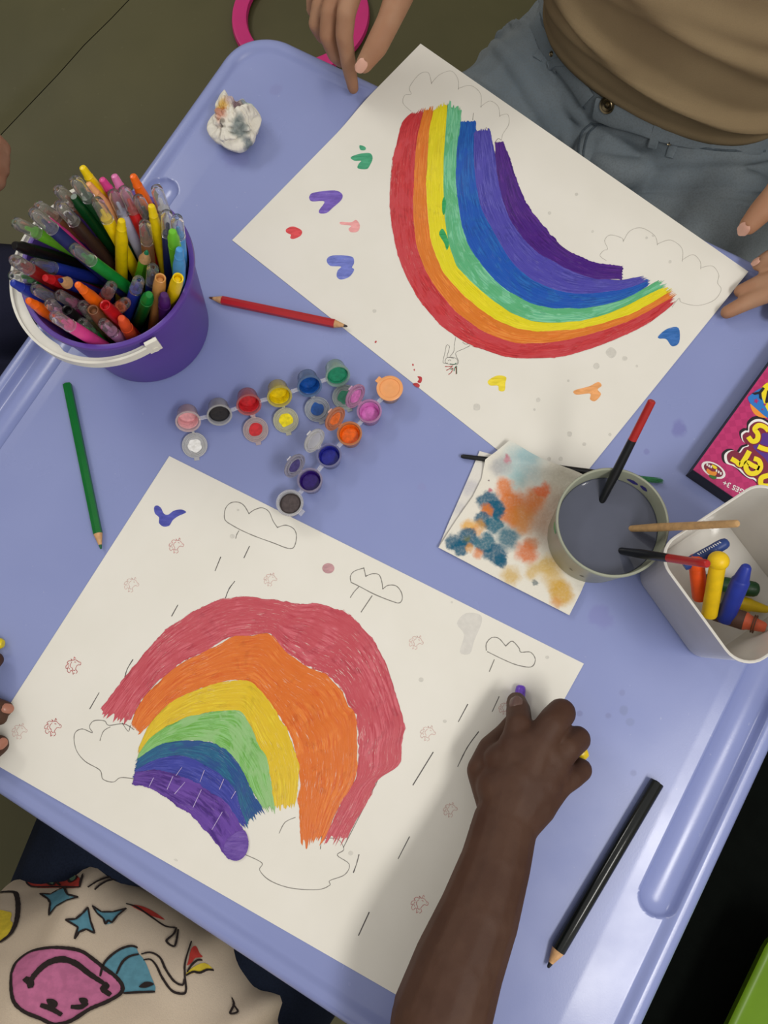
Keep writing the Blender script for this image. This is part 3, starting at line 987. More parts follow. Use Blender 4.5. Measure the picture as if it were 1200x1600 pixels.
PEN_POS = [(-0.2448, 0.3896, 0.008, -0.2654, 0.4159, 0.1652), (-0.2463, 0.3803, 0.0197, -0.2626, 0.3925, 0.1837), (-0.2524, 0.404, 0.008, -0.2833, 0.3951, 0.1675), (-0.2312, 0.3849, 0.0094, -0.2617, 0.4038, 0.1604), (-0.2331, 0.3974, 0.008, -0.253, 0.4119, 0.1546), (-0.224, 0.3738, 0.0081, -0.2421, 0.4135, 0.157), (-0.2266, 0.3635, 0.0121, -0.2335, 0.4019, 0.1572), (-0.2194, 0.3856, 0.008, -0.2249, 0.4104, 0.1606), (-0.2133, 0.3765, 0.0094, -0.2229, 0.3959, 0.153), (-0.2373, 0.3645, 0.008, -0.2442, 0.4015, 0.1532), (-0.2496, 0.3683, 0.0205, -0.2495, 0.3828, 0.1696), (-0.2562, 0.3815, 0.008, -0.2715, 0.391, 0.162), (-0.26, 0.3714, 0.0178, -0.2793, 0.3788, 0.1715), (-0.2637, 0.4041, 0.008, -0.298, 0.3804, 0.1674), (-0.2471, 0.3487, 0.0354, -0.287, 0.3567, 0.1955), (-0.2614, 0.3926, 0.0131, -0.3158, 0.3661, 0.1668), (-0.2709, 0.3727, 0.0156, -0.289, 0.3685, 0.1647), (-0.2352, 0.3517, 0.0318, -0.2658, 0.3423, 0.1675), (-0.2757, 0.4018, 0.0115, -0.3198, 0.3521, 0.1559), (-0.2787, 0.3548, 0.026, -0.2326, 0.3721, 0.1572), (-0.2271, 0.3529, 0.0157, -0.2118, 0.3898, 0.1501), (-0.2484, 0.3565, 0.0144, -0.2184, 0.3782, 0.1445), (-0.2731, 0.3615, 0.017, -0.2198, 0.3602, 0.1303), (-0.2084, 0.3617, 0.0111, -0.2071, 0.4033, 0.1554), (-0.2287, 0.3421, 0.0215, -0.1977, 0.3823, 0.152), (-0.2146, 0.3571, 0.0278, -0.1849, 0.3684, 0.1651), (-0.2148, 0.3461, 0.0307, -0.1884, 0.3575, 0.1629), (-0.2202, 0.336, 0.0322, -0.1834, 0.3445, 0.1583), (-0.2364, 0.3369, 0.0308, -0.1869, 0.326, 0.1461), (-0.2542, 0.3364, 0.0157, -0.2126, 0.3436, 0.1336), (-0.2471, 0.3266, 0.0252, -0.2039, 0.3303, 0.1389), (-0.2746, 0.3442, 0.0267, -0.2226, 0.3305, 0.1362), (-0.2638, 0.3383, 0.0268, -0.2146, 0.3189, 0.1324), (-0.2358, 0.3188, 0.017, -0.2028, 0.3197, 0.1304), (-0.3077, 0.3498, 0.0266, -0.2472, 0.329, 0.1304), (-0.3039, 0.3538, 0.0119, -0.2427, 0.3248, 0.1089), (-0.2465, 0.316, 0.0157, -0.2505, 0.3097, 0.1337), (-0.2513, 0.3029, 0.0132, -0.2393, 0.3021, 0.125), (-0.2584, 0.3132, 0.0145, -0.2545, 0.2979, 0.1256), (-0.2792, 0.3071, 0.008, -0.2753, 0.302, 0.1196), (-0.2888, 0.3124, 0.0104, -0.284, 0.3087, 0.1286), (-0.271, 0.3145, 0.0185, -0.2609, 0.3065, 0.132), (-0.2814, 0.3206, 0.008, -0.273, 0.3148, 0.126), (-0.2577, 0.3255, 0.0284, -0.264, 0.3155, 0.1575), (-0.2708, 0.3352, 0.008, -0.2909, 0.3208, 0.1331), (-0.2973, 0.3201, 0.0112, -0.295, 0.3101, 0.1392), (-0.2628, 0.2996, 0.0421, -0.2784, 0.2864, 0.1631), (-0.3037, 0.3301, 0.008, -0.3095, 0.3093, 0.1444), (-0.2817, 0.3385, 0.008, -0.3058, 0.3199, 0.1446), (-0.2928, 0.3402, 0.008, -0.3189, 0.32, 0.154), (-0.2851, 0.397, 0.008, -0.327, 0.3327, 0.1419), (-0.2909, 0.3793, 0.0173, -0.2969, 0.3283, 0.1457), (-0.2824, 0.3701, 0.0204, -0.2854, 0.3267, 0.1452), (-0.2715, 0.3922, 0.008, -0.3121, 0.3462, 0.1384), (-0.3038, 0.3629, 0.0193, -0.3081, 0.3277, 0.1759)]
PEN_KIND = [('cone', 'yellow', 'yellow crayon pen reaching farthest back over the olive mat'),
            ('clear', 'darkgreen', 'dark green pen with a tall clear cap beside the farthest yellow crayon'),
            ('clear', 'brown', 'clear-capped brownish pen behind the dark brown pen in the bucket'),
            ('cone', 'peach', 'peach crayon pen next to the farthest yellow crayon in the bucket'),
            ('cone', 'pink', 'pink crayon pen at the back of the bucket left of the red pen'),
            ('cone', 'pinkclear', 'translucent pink-ended pen at the very back of the bucket'),
            ('clear', 'red', 'bright red pen with a clear cap leaning at the back of the bucket'),
            ('cone', 'orange', 'orange crayon pen at the back of the bucket by the table rim'),
            ('clear', 'black', 'short clear-capped black pen in front of the orange crayon at the back'),
            ('clear', 'lavender', 'pale see-through lavender pen with a clear cap among the yellow pens'),
            ('clear', 'yellow', 'yellow pen wearing a clear cap in the middle of the bucket'),
            ('blunt', 'darkgreen', 'long dark green pen without a cap crossing the bucket diagonally'),
            ('clear', 'darkbrown', 'dark brown pen with a clear cap left of the long dark green pen'),
            ('clear', 'brown', 'clear-capped tan-brown pen at the upper left of the bucket'),
            ('clear', 'navy', 'clear-capped navy pen just above the long pink crayon'),
            ('clear', 'lightgreen', 'light green pen with a clear cap poking out at the far left'),
            ('cone', 'pink', 'long pink crayon pen lying diagonally across the left of the bucket'),
            ('clear', 'green', 'green clear-capped pen lying over the long pink crayon'),
            ('blunt', 'black', 'black pen pointing out left below the light green pen'),
            ('cone', 'yellow', 'yellow crayon pen standing in the centre of the bucket'),
            ('cone', 'yellow', 'slim yellow crayon pen standing at the right back of the bucket'),
            ('clear', 'brown', 'clear-capped brown pen behind the light green wooden pencil'),
            ('pencil', 'lightgreen', 'light green wooden pencil with a sharpened green point in the bucket'),
            ('clear', 'clear', 'colourless pen with a clear cap at the right back of the bucket'),
            ('clear', 'navy', 'clear-capped navy pen at the right rim of the bucket'),
            ('clear', 'skyblue', 'sky blue pen under a clear cap at the right rim'),
            ('blunt', 'lightgreen', 'light green uncapped pen at the right rim beside the sky blue crayons'),
            ('cone', 'skyblue', 'sky blue crayon pen with a bare tip at the right rim'),
            ('open', 'yellow', 'yellow pen with an open hollow end at the front right rim'),
            ('clear', 'navy', 'clear-capped navy pen in front of the light green pencil'),
            ('open', 'tan', 'tan pen with an open hollow end beside the purple pen'),
            ('clear', 'blue', 'clear-capped blue pen near the front middle of the bucket'),
            ('blunt', 'green', 'translucent green pen leaning right at the front of the bucket'),
            ('blunt', 'purple', 'dark purple pen at the front right of the bucket'),
            ('clear', 'darkred', 'clear-capped dark red pen in the middle of the bucket'),
            ('clear', 'orange', 'clear-capped orange pen right behind the orange-red pen at the front'),
            ('open', 'red', 'red pen with an open hollow end near the front'),
            ('blunt', 'orangered', 'orange-red pen at the front rim of the bucket'),
            ('clear', 'lilac', 'clear-capped lilac pen at the front rim beside the orange-red pen'),
            ('clear', 'green', 'clear-capped green pen at the front rim left of the lilac pen'),
            ('open', 'black', 'black pen with an open hollow end at the front left'),
            ('open', 'brown', 'brown pen with an open hollow end at the front'),
            ('clear', 'olive', 'clear-capped olive pen between the brown and the orange crayons'),
            ('cone', 'orange', 'fat orange crayon pen in the centre left of the bucket'),
            ('clear', 'magenta', 'clear-capped magenta pen left of the fat orange crayon'),
            ('clear', 'lilac', 'clear-capped pale lilac pen at the left front of the bucket'),
            ('clear', 'pink', 'clear-capped pink pen at the left front rim'),
            ('cone', 'orange', 'orange crayon pen poking out over the white handle'),
            ('clear', 'navy', 'clear-capped navy pen just above the orange crayon by the handle'),
            ('cone', 'blue', 'blue crayon pen poking out over the white handle'),
            ('clear', 'green', 'clear-capped green pen pointing left above the blue crayon'),
            ('cone', 'red', 'red crayon pen beside the blue wooden pencil'),
            ('pencil', 'blue', 'wooden pencil with a blue point at the left of the bucket'),
            ('clear', 'blue', 'blue clear-capped pen pointing left below the black pen'),
            ('clear', 'darkred', 'dark red clear-capped pen at the leftmost edge of the bucket')]


def dirM(a, b):
    d = Vector(b) - Vector(a)
    return Matrix.Translation(a) @ d.to_track_quat('Z', 'Y').to_matrix().to_4x4(), d.length


PR = 0.0053
for pos, (kind, colr, lab) in zip(PEN_POS, PEN_KIND):
    a = Vector((pos[0], pos[1], T + pos[2]))
    b = Vector((pos[3], pos[4], T + pos[5]))
    M, L = dirM(a, b)
    cat_ = 'pencil' if kind == 'pencil' else 'crayon'
    t = thing('wooden_pencil' if kind == 'pencil' else 'twist_crayon', lab, cat_, a, 'pens and crayons in the purple bucket')
    m = pen_mat(colr)
    if kind == 'clear':
        MB().lathe([(PR * 0.8, 0), (PR, 0.002), (PR, L - 0.026), (PR * 0.86, L - 0.025), (PR * 0.86, L - 0.021)], 16, M).build('barrel', m, t)
        MB().lathe([(PR * 1.04, L - 0.0245), (PR * 1.06, L - 0.023), (PR * 1.0, L - 0.0225), (PR * 0.95, L - 0.004), (PR * 0.8, L - 0.001), (PR * 0.45, L), (PR * 0.3, L - 0.0006),
                    (PR * 0.45, L - 0.003), (PR * 0.72, L - 0.005), (PR * 0.78, L - 0.0205), (PR * 0.9, L - 0.0215), (PR * 0.9, L - 0.0245), (PR * 1.04, L - 0.0245)], 18, M, False, False).build('cap', M_CLEAR, t, True, 50)
        MB().lathe([(PR * 0.34, L - 0.022), (PR * 0.3, L - 0.012), (PR * 0.16, L - 0.011)], 10, M).build('core', m, t)
    elif kind == 'cone':
        MB().lathe([(PR * 0.8, 0), (PR, 0.002), (PR, L - 0.024), (PR * 0.96, L - 0.022), (PR * 0.74, L - 0.012)], 16, M).build('barrel', m, t)
        MB().lathe([(PR * 0.74, L - 0.0122), (PR * 0.76, L - 0.0105), (PR * 0.68, L - 0.010), (PR * 0.6, L - 0.002), (PR * 0.5, L - 0.0006), (PR * 0.2, L)], 16, M).build('tip', m, t)
    elif kind == 'blunt':
        MB().lathe([(PR * 0.8, 0), (PR, 0.002), (PR, L - 0.018)], 16, M).build('barrel', m, t)
        MB().lathe([(PR * 0.94, L - 0.018), (PR * 0.92, L - 0.008), (PR * 0.7, L - 0.006), (PR * 0.66, L - 0.0012), (PR * 0.5, L)], 16, M).build('end_plug', m, t)
    elif kind == 'open':
        MB().lathe([(PR * 0.8, 0), (PR, 0.002), (PR, L - 0.012), (PR * 0.84, L - 0.0002), (PR * 0.76, L), (PR * 0.62, L - 0.0006), (PR * 0.6, L - 0.006)], 18, M, True, False).build('barrel', m, t)
        MB().lathe([(PR * 0.6, L - 0.008), (PR * 0.55, L - 0.0045), (PR * 0.3, L - 0.0038)], 14, M).build('lead', m, t)
    else:
        MB().lathe([(PR, 0), (PR, L - 0.015)], 6, M).build('barrel', pen_mat(colr), t, False)
        MB().lathe([(PR, L - 0.0152), (PR * 0.42, L - 0.004)], 12, M).build('wood_cone', M_WOOD, t)
        MB().lathe([(PR * 0.42, L - 0.0042), (PR * 0.2, L - 0.0005), (PR * 0.08, L)], 12, M).build('lead', mat('lead_' + colr, (24, 120, 84) if colr == 'lightgreen' else (30, 34, 120), 0.5), t)

# ------------------------------------------------------------------ loose pencils
def hex_pencil(label, pa, pb, r, body, lead, z0=0.0, z1=0.0, double=False, cone=0.015, lead2=None, seg=6):
    a = P(pa[0], pa[1], r * 0.88 + z0)
    b = P(pb[0], pb[1], r * 0.88 + z1)
    M, L = dirM(a, b)
    M = M @ Matrix.Rotation(R(30), 4, 'Z')
    t = thing('pencil', label, 'pencil', Vector((a.x, a.y, T)), 'loose pencils on the table')
    s0 = cone if double else 0.0
    mb = MB().lathe([(r * 0.94, s0), (r, s0 + 0.0006), (r, L - cone - 0.001), (r * 0.96, L - cone)], seg, M)
    mb.build('barrel', body, t, seg > 6)
    MB().lathe([(r * 0.95, L - cone - 0.0002), (r * 0.36, L - cone * 0.28)], 14, M).build('wood_cone', M_WOOD, t)
    MB().lathe([(r * 0.36, L - cone * 0.29), (r * 0.22, L - 0.0008), (r * 0.1, L)], 12, M).build('lead', lead, t)
    if double:
        MB().lathe([(r * 0.36, cone * 0.3), (r * 0.95, cone + 0.0002)], 14, M).build('wood_cone', M_WOOD, t)
        MB().lathe([(r * 0.1, 0), (r * 0.22, 0.0008), (r * 0.36, cone * 0.31)], 12, M).build('lead', lead2, t)
    else:
        MB().lathe([(r * 0.4, -0.0002), (r * 0.36, -0.0006)], 12, M).build('end_core', lead, t)
    return t


hex_pencil('green hexagonal pencil lying left of the lower painting', (105, 600), (158, 858), 0.0043, mat('green_lacquer', (22, 112, 48), 0.35, 0.05), mat('green_lead', (20, 96, 60), 0.5))
hex_pencil('red double-ended pencil with its point on the upper painting', (327, 465), (543, 510), 0.0043, mat('red_lacquer', (178, 34, 42), 0.32, 0.05), mat('dark_lead', (52, 44, 44), 0.5), 0.0, 0.0012, True, 0.013, mat('brown_lead', (96, 60, 48), 0.5))
hex_pencil('thick glossy black pencil lying at the right of the table', (1027, 1222), (856, 1512), 0.0060, mat('black_lacquer', (16, 20, 20), 0.18, 0.02), mat('black_lead', (28, 26, 28), 0.45), cone=0.016, seg=24)

# ------------------------------------------------------------------ paint pot strips
M_POT = mat('pot_plastic', (240, 240, 244), 0.16, 0, 50, trans=0.75, ior=1.4)


def pot_plastic(c, k):
    col = tuple(int(236 * (1 - k) + x * k) for x in c)
    return mat('pot_%d_%d_%d' % col, col, 0.2, 0.0, 50, trans=0.55, ior=1.4)


def frame(o, axis, side):
    """matrix with local z = axis, local x ~ side"""
    z = Vector(axis).normalized()
    x = (Vector(side) - z * Vector(side).dot(z)).normalized()
    y = z.cross(x)
    return Matrix(((x.x, y.x, z.x, o[0]), (x.y, y.y, z.y, o[1]), (x.z, y.z, z.z, o[2]), (0, 0, 0, 1)))


PRAD, PH = 0.0112, 0.0175


def pot(t, M, col, fill, tint, coated=False):
    """pot with its open mouth at local z = PH"""
    m = pot_plastic(col, tint)
    body = MB().lathe([(0.004, 0), (0.0088, 0.0004), (0.0094, 0.0014), (0.0106, PH - 0.002), (PRAD + 0.0006, PH - 0.0016), (PRAD + 0.0006, PH), (0.0101, PH), (0.0099, PH - 0.001), (0.0087, 0.002), (0.004, 0.0016)], 28, M).build('pot', m, t, True, 50)
    pmx = mat('pot_paint_%d_%d_%d' % col, col, 0.22, 0.16, 260, 0.5, 180)
    z = 0.0022 + fill * (PH - 0.004)
    rr = 0.0086 + (0.0099 - 0.0086) * (z / PH)
    mb = MB()
    mb.lathe([(0.0086, 0.0021), (rr, z), (rr * 0.8, z + 0.0003), (rr * 0.4, z - 0.0002), (0.0004, z)], 28, M)
    mb.build('paint', pmx, t, True, 0)
    if coated:
        MB().lathe([(rr * 0.985, z), (0.0095, PH - 0.0022), (0.0091, PH - 0.003), (rr * 0.93, z)], 28, M, False, False).build('paint_coat', pmx, t, True, 0)
    return body


def pot_lid(t, M, col, tint, patch, hinge_from=None):
    m = pot_plastic(col, tint)
    lid = MB().lathe([(0.004, 0), (0.0116, 0), (0.0122, 0.0006), (0.0122, 0.0022), (0.0112, 0.0024), (0.0108, 0.001), (0.0095, 0.001), (0.0092, 0.003), (0.0083, 0.003), (0.008, 0.0012), (0.004, 0.0011)], 28, M).build('lid', m, t, True, 50)
    MB().box(0.005, 0.003, 0.0012, M @ Matrix.Translation((0, 0.0132, 0.0012))).build('lid_tab', m, t, False)
    if patch:
        mb = MB()
        pts = [Vector((0.0072 * math.cos(a) * (0.8 + 0.25 * random.random()), 0.0066 * math.sin(a) * (0.8 + 0.3 * random.random()), 0)) for a in [i * math.pi / 6 for i in range(12)]]
        mb.prism(catmull(pts, 3, True), 0.0012, 0.0020)
        mb.v = [M @ p for p in mb.v]
        mb.build('lid_paint', mat('pot_paint_%d_%d_%d' % patch, patch, 0.22, 0.16, 260, 0.5, 180), t, False)
    if hinge_from is not None:
        c = M @ Vector((0, -0.0118, 0.0008))
        q = Vector(hinge_from)
        mid = (c + q) / 2 + Vector((0, 0, 0.0015))
        MB().tube([q, mid, c], [0.0026, 0.0024, 0.0026], 10, 0.28).build('hinge', m, t)


def strip_one():
    pots = [((294, 659), (226, 170, 176), .25, .35, True), ((343, 649), (34, 34, 38), .85, .15, False), ((389, 633), (198, 44, 52), .35, .55, True), ((437, 620), (226, 200, 18), .35, .5, True), ((484, 604), (24, 84, 166), .35, .5, True), ((528, 588), (44, 146, 110), .8, .3, True)]
    lids = {0: ((305, 696), (244, 244, 240)), 2: ((400, 672), (200, 40, 48)), 3: ((447, 657), (240, 220, 10)), 4: ((496, 640), (26, 84, 164)), 5: ((539, 621), (44, 140, 108))}
    a0, a1 = P(294, 659), P(528, 588)
    sd_ = (a1 - a0).normalized()
    n = Vector((sd_.y, -sd_.x, 0))
    ax = (Vector((0, 0, 1)) * math.cos(R(56)) + n * math.sin(R(56))).normalized()
    t = thing('paint_pot_strip', 'tipped row of six paint pots from white to green with lids folded open', 'paint pots', Vector((P(411, 620).x, P(411, 620).y, T)), 'paint pot strips')
    tops = []
    for i, ((px, py), c, f, tint, coat) in enumerate(pots):
        o = P(px, py, 0.0212)
        b = o - ax * PH
        b.z = max(b.z, T + 0.0075)
        M = frame(b, ax, sd_)
        pot(t, M, c, f, tint, coat)
        tops.append(b + ax * (PH - 0.002))
        if i in lids:
            (lx, ly), lc = lids[i]
            lo = P(lx, ly, 0.0022)
            tow = (lo - o)
            tow.z = 0
            tow.normalize()
            up = (Vector((0, 0, 1)) + tow * 0.22).normalized()
            Ml = frame(lo, up, -Vector((-tow.y, tow.x, 0)))
            # local y must point away from the pot
            if (Ml.to_3x3() @ Vector((0, 1, 0))).dot(tow) < 0:
                Ml = Ml @ Matrix.Rotation(math.pi, 4, 'Z')
            rim = b + ax * (PH - 0.001) + (M.to_3x3() @ Vector((0, 1, 0))).normalized() * (-PRAD if (M.to_3x3() @ Vector((0, 1, 0))).dot(tow) < 0 else PRAD)
            pot_lid(t, Ml, lc, .12, lc, rim)
    for p, q in zip(tops, tops[1:]):
        d = (q - p).normalized()
        MB().tube([p + d * PRAD * 0.95, q - d * PRAD * 0.95], 0.0021, 8, 0.6).build('bridge', M_POT, t)


def strip_two():
    pots = [((609, 607), (240, 164, 100), .9, .5, False), ((577, 642), (214, 122, 196), .3, .6, True), ((546, 677), (236, 110, 20), .5, .6, True), ((514, 711), (34, 38, 146), .5, .4, True), ((484, 750), (50, 22, 116), .55, .3, True), ((453, 786), (76, 66, 66), .93, .1, False)]
    lids = {1: ((567, 622), (214, 122, 190), .55), 2: ((531, 657), (232, 118, 60), .6), 3: ((491, 689), (226, 226, 234), .1), 4: ((468, 733), (84, 76, 130), .3)}
    a0, a1 = P(453, 786), P(609, 607)
    sd_ = (a1 - a0).normalized()
    n = Vector((-sd_.y, sd_.x, 0))
    t = thing('paint_pot_strip', 'upright row of six paint pots from peach to brown', 'paint pots', Vector((P(531, 697).x, P(531, 697).y, T)), 'paint pot strips')
    tops = []
    for i, ((px, py), c, f, tint, coat) in enumerate(pots):
        o = P(px, py, PH + 0.0003)
        b = o - Vector((0, 0, PH))
        M = frame(b, (0, 0, 1), sd_)
        pot(t, M, c, f, tint, coat)
        tops.append(b + Vector((0, 0, PH - 0.003)))
        if i in lids:
            (lx, ly), lc, tint2 = lids[i]
            q = b + Vector((0, 0, PH - 0.0008)) + n * PRAD
            # lid stands up behind the mouth, its inside turned towards the pot
            ydir = (n * 0.30 + Vector((0, 0, 1)) * 0.95).normalized()
            zdir = (Vector((0, 0, 1)) * 0.30 - n * 0.95).normalized()
            lo = q + n * 0.0025 + ydir * 0.0128
            xdir = ydir.cross(zdir)
            Ml = Matrix(((xdir.x, ydir.x, zdir.x, lo.x), (xdir.y, ydir.y, zdir.y, lo.y), (xdir.z, ydir.z, zdir.z, lo.z), (0, 0, 0, 1)))
            pot_lid(t, Ml, lc, tint2, lc if i != 3 else None, q)
        if i == 0:
            Mc = M @ Matrix.Translation((0, 0, PH))
            m = mat('peach_lid', (238, 166, 106), 0.3, 0.05)
            MB().lathe([(0.0124, -0.0014), (0.0126, 0.0008), (0.0118, 0.0013), (0.0098, 0.0013), (0.0094, 0.0003), (0.0042, 0.0002), (0.0034, 0.0006), (0.0008, 0.0006)], 30, Mc).build('lid', m, t, True, 50)
            MB().box(0.006, 0.004, 0.0012, Mc @ Matrix.Translation((0, 0.0136, 0))).build('lid_tab', m, t, False)
        if i == 5:
            Mc = M @ Matrix.Translation((0, 0, PH))
            MB().lathe([(0.0103, -0.0004), (0.0126, -0.0004), (0.0128, 0.0008), (0.0118, 0.0014), (0.0103, 0.0010), (0.0103, -0.0004)], 30, Mc, False, False).build('lid_rim', M_POT, t, True, 50)
            MB().box(0.006, 0.004, 0.0012, Mc @ Matrix.Translation((0, -0.0142, 0))).build('lid_tab', M_POT, t, False)
    for p, q in zip(tops, tops[1:]):
        d = (q - p).normalized()
        MB().tube([p + d * PRAD * 0.95, q - d * PRAD * 0.95], 0.0021, 8, 0.6).build('bridge', M_POT, t)


strip_one()
strip_two()

# ------------------------------------------------------------------ napkin, brushes, cup
BR0, BR1 = P(720, 713, 0.003), P(1012, 749, 0.003)      # the brush that runs under the napkin


def line_d(p, a, b):
    ab = Vector((b.x - a.x, b.y - a.y))
    ap = Vector((p.x - a.x, p.y - a.y))
    t = max(0, min(1, ap.dot(ab) / ab.dot(ab)))
    return (ap - ab * t).length


def stain_mat(name, base, stains, quilt=True):
    k = NT(name)
    geo = k.n('ShaderNodeUVMap').outputs[0]
    nz = k.noise(geo, 62, 5, 0.62)
    sub = k.n('ShaderNodeVectorMath', operation='SUBTRACT')
    k.link(nz.outputs['Color'], sub.inputs[0])
    sub.inputs[1].default_value = (0.5, 0.5, 0.5)
    scl = k.n('ShaderNodeVectorMath', operation='SCALE')
    k.link(sub.outputs[0], scl.inputs[0])
    scl.inputs['Scale'].default_value = 0.017
    add = k.n('ShaderNodeVectorMath', operation='ADD')
    k.link(geo, add.inputs[0])
    k.link(scl.outputs[0], add.inputs[1])
    fine = k.noise(geo, 420, 3)
    c = lin(base)
    for (x, y, r, col, f, soft) in stains:
        vm = k.n('ShaderNodeVectorMath', operation='DISTANCE')
        k.link(add.outputs[0], vm.inputs[0])
        vm.inputs[1].default_value = (x, y, 0)
        fac = k.remap(vm.outputs['Value'], r * (1 - soft), r, f, 0)
        fac = k.math('MULTIPLY', fac, k.remap(fine.outputs[0], 0.3, 0.6, 0.84, 1.0))
        c = k.mix(fac, c, lin(col))
    k.link(c, k.b.inputs['Base Color'])
    k.b.inputs['Roughness'].default_value = 0.9
    k.b.inputs['Specular IOR Level'].default_value = 0.1
    h = k.math('ADD', k.noise(geo, 420, 2).outputs[0], k.math('MULTIPLY', k.noise(geo, 110, 3).outputs[0], 1.2))
    k.bump(h, 0.35, 0.0012)
    return k.m


def cloth_patch(name, poly, zfun, material, parent, cuts=5, thick=0.0008):
    bm = bmesh.new()
    vs = [bm.verts.new((p.x, p.y, 0)) for p in poly]
    bm.faces.new(vs)
    bmesh.ops.triangulate(bm, faces=bm.faces[:])
    for _ in range(cuts):
        bmesh.ops.subdivide_edges(bm, edges=[e for e in bm.edges if e.calc_length() > 0.006], cuts=1)
        bmesh.ops.triangulate(bm, faces=bm.faces[:])
    bmesh.ops.recalc_face_normals(bm, faces=bm.faces[:])
    if sum(f.normal.z for f in bm.faces) < 0:
        bmesh.ops.reverse_faces(bm, faces=bm.faces[:])
    mb = MB()
    mb.uv = []
    idx = {}
    for v in bm.verts:
        idx[v] = len(mb.v)
        z = zfun(v.co)
        mb.v.append(Vector((v.co.x, v.co.y, T + z)))
    n = len(mb.v)
    for i in range(n):
        p = mb.v[i]
        mb.v.append(Vector((p.x, p.y, p.z - thick)))
    for f in bm.faces:
        q = tuple(idx[v] for v in f.verts)
        mb.f.append(q)
        mb.f.append(tuple(n + i for i in q[::-1]))
    for e in bm.edges:
        if e.is_boundary:
            l = e.link_loops[0]
            a, b = idx[l.vert], idx[l.link_loop_next.vert]
            mb.f.append((b, a, n + a, n + b))
    mb.uv = [(p.x, p.y) for p in mb.v]
    bm.free()
    return mb.build(name, material, parent, True, 60)


nap = thing('paper_napkin', 'folded white paper napkin blotted with teal, orange and yellow paint under the cup', 'napkin', Vector((P(810, 830).x, P(810, 830).y, T)))
sp = lambda L: [(P(680 + x / 4.8, 680 + y / 4.8).x, P(680 + x / 4.8, 680 + y / 4.8).y, r / 4.8 * 0.00078, c, f, s) for x, y, r, c, f, s in L]
TEAL, TEAL2, ORG, YEL = (22, 92, 122), (30, 104, 128), (222, 118, 36), (206, 164, 44)
STAINS = sp([(650, 230, 190, (158, 190, 196), .75, .8), (680, 170, 90, (150, 188, 196), .6, .7), (620, 330, 80, (150, 192, 196), .6, .8), (480, 250, 90, (164, 164, 168), .7, .8), (960, 400, 210, (176, 170, 152), .7, .7), (850, 620, 240, (190, 164, 146), .7, .7),
              (760, 620, 120, (196, 150, 120), .5, .8), (530, 700, 120, (150, 170, 170), .5, .8),
              (510, 400, 75, ORG, .85, .6), (570, 500, 95, ORG, .9, .6), (560, 620, 80, ORG, .85, .6), (650, 610, 110, (214, 136, 64), .85, .7), (730, 500, 100, (214, 118, 48), .85, .7), (800, 420, 60, (222, 100, 40), .85, .6), (640, 700, 70, (206, 138, 74), .7, .8),
              (400, 500, 75, TEAL, .92, .35), (450, 560, 65, TEAL, .92, .35), (470, 600, 45, TEAL, .85, .4), (385, 570, 45, (222, 124, 40), .85, .6), (350, 640, 60, TEAL, .9, .4), (440, 680, 62, TEAL2, .92, .35), (340, 680, 50, (210, 150, 40), .7, .7), (250, 690, 55, (228, 170, 66), .85, .7), (300, 720, 40, (224, 150, 50), .7, .7),
              (235, 780, 72, TEAL, .92, .35), (370, 810, 72, TEAL2, .92, .35), (130, 810, 55, TEAL, .9, .4), (185, 850, 55, TEAL, .92, .35), (230, 790, 30, (120, 120, 50), .6, .7), (450, 910, 78, TEAL, .92, .35), (490, 950, 50, TEAL, .85, .4), (545, 790, 85, TEAL2, .85, .6), (260, 850, 35, (216, 150, 60), .7, .6),
              (330, 890, 45, (220, 130, 70), .8, .7), (720, 820, 60, (196, 120, 70), .75, .7), (680, 890, 85, (224, 118, 56), .85, .6), (840, 980, 90, YEL, .75, .7), (560, 1060, 75, YEL, .7, .7), (730, 1030, 70, YEL, .65, .7), (880, 1090, 90, YEL, .6, .8), (940, 1180, 95, (208, 160, 40), .85, .6), (900, 1240, 50, (214, 150, 90), .6, .7),
              (740, 1120, 28, (60, 90, 100), .7, .5), (400, 410, 22, (190, 60, 90), .75, .6), (530, 205, 32, (200, 110, 130), .7, .6), (385, 355, 8, (90, 60, 80), .8, .4), (520, 175, 18, (190, 100, 120), .6, .6)])
M_NAP = stain_mat('blotted_tissue', (232, 228, 216), STAINS)
M_NAP2 = stain_mat('plain_tissue', (226, 223, 216), sp([(250, 400, 70, (190, 188, 196), .6, .7), (180, 560, 60, (196, 194, 198), .5, .7)]))


def nap_z(p):
    z = 0.0042 + 0.0008 * vnoise(p.x * 60, p.y * 60, 4) + 0.0008 * vnoise(p.x * 160, p.y * 160, 5)
    d = line_d(p, BR0, BR1)
    cup = Vector((0.1657, 0.1361))
    lift = 0.0036 * math.exp(-(d / 0.006) ** 2)
    rc = (Vector((p.x, p.y)) - cup).length
    z += lift
    if rc < 0.052:
        z = z + (0.0034 - z) * sstep(0.052, 0.043, rc)
    # corner that rests on the painted sheet and curls a little
    c = P(792, 692)
    z += 0.004 * math.exp(-((Vector((p.x, p.y)) - Vector((c.x, c.y))).length / 0.014) ** 2)
    return z


cloth_patch('lower_fold', [P(*q) for q in [(749, 706), (768, 711), (800, 740), (850, 800), (890, 955), (685, 856), (700, 820), (735, 740)]], lambda p: 0.0022 + 0.0006 * vnoise(p.x * 80, p.y * 80, 8), M_NAP2, nap, 5)
cloth_patch('upper_fold', [P(*q) for q in [(685, 857), (790, 912), (888, 962), (905, 928), (925, 885), (955, 800), (930, 755), (905, 743), (855, 724), (795, 692), (775, 724), (757, 722), (752, 750), (738, 778), (712, 815)]], nap_z, M_NAP, nap, 6)

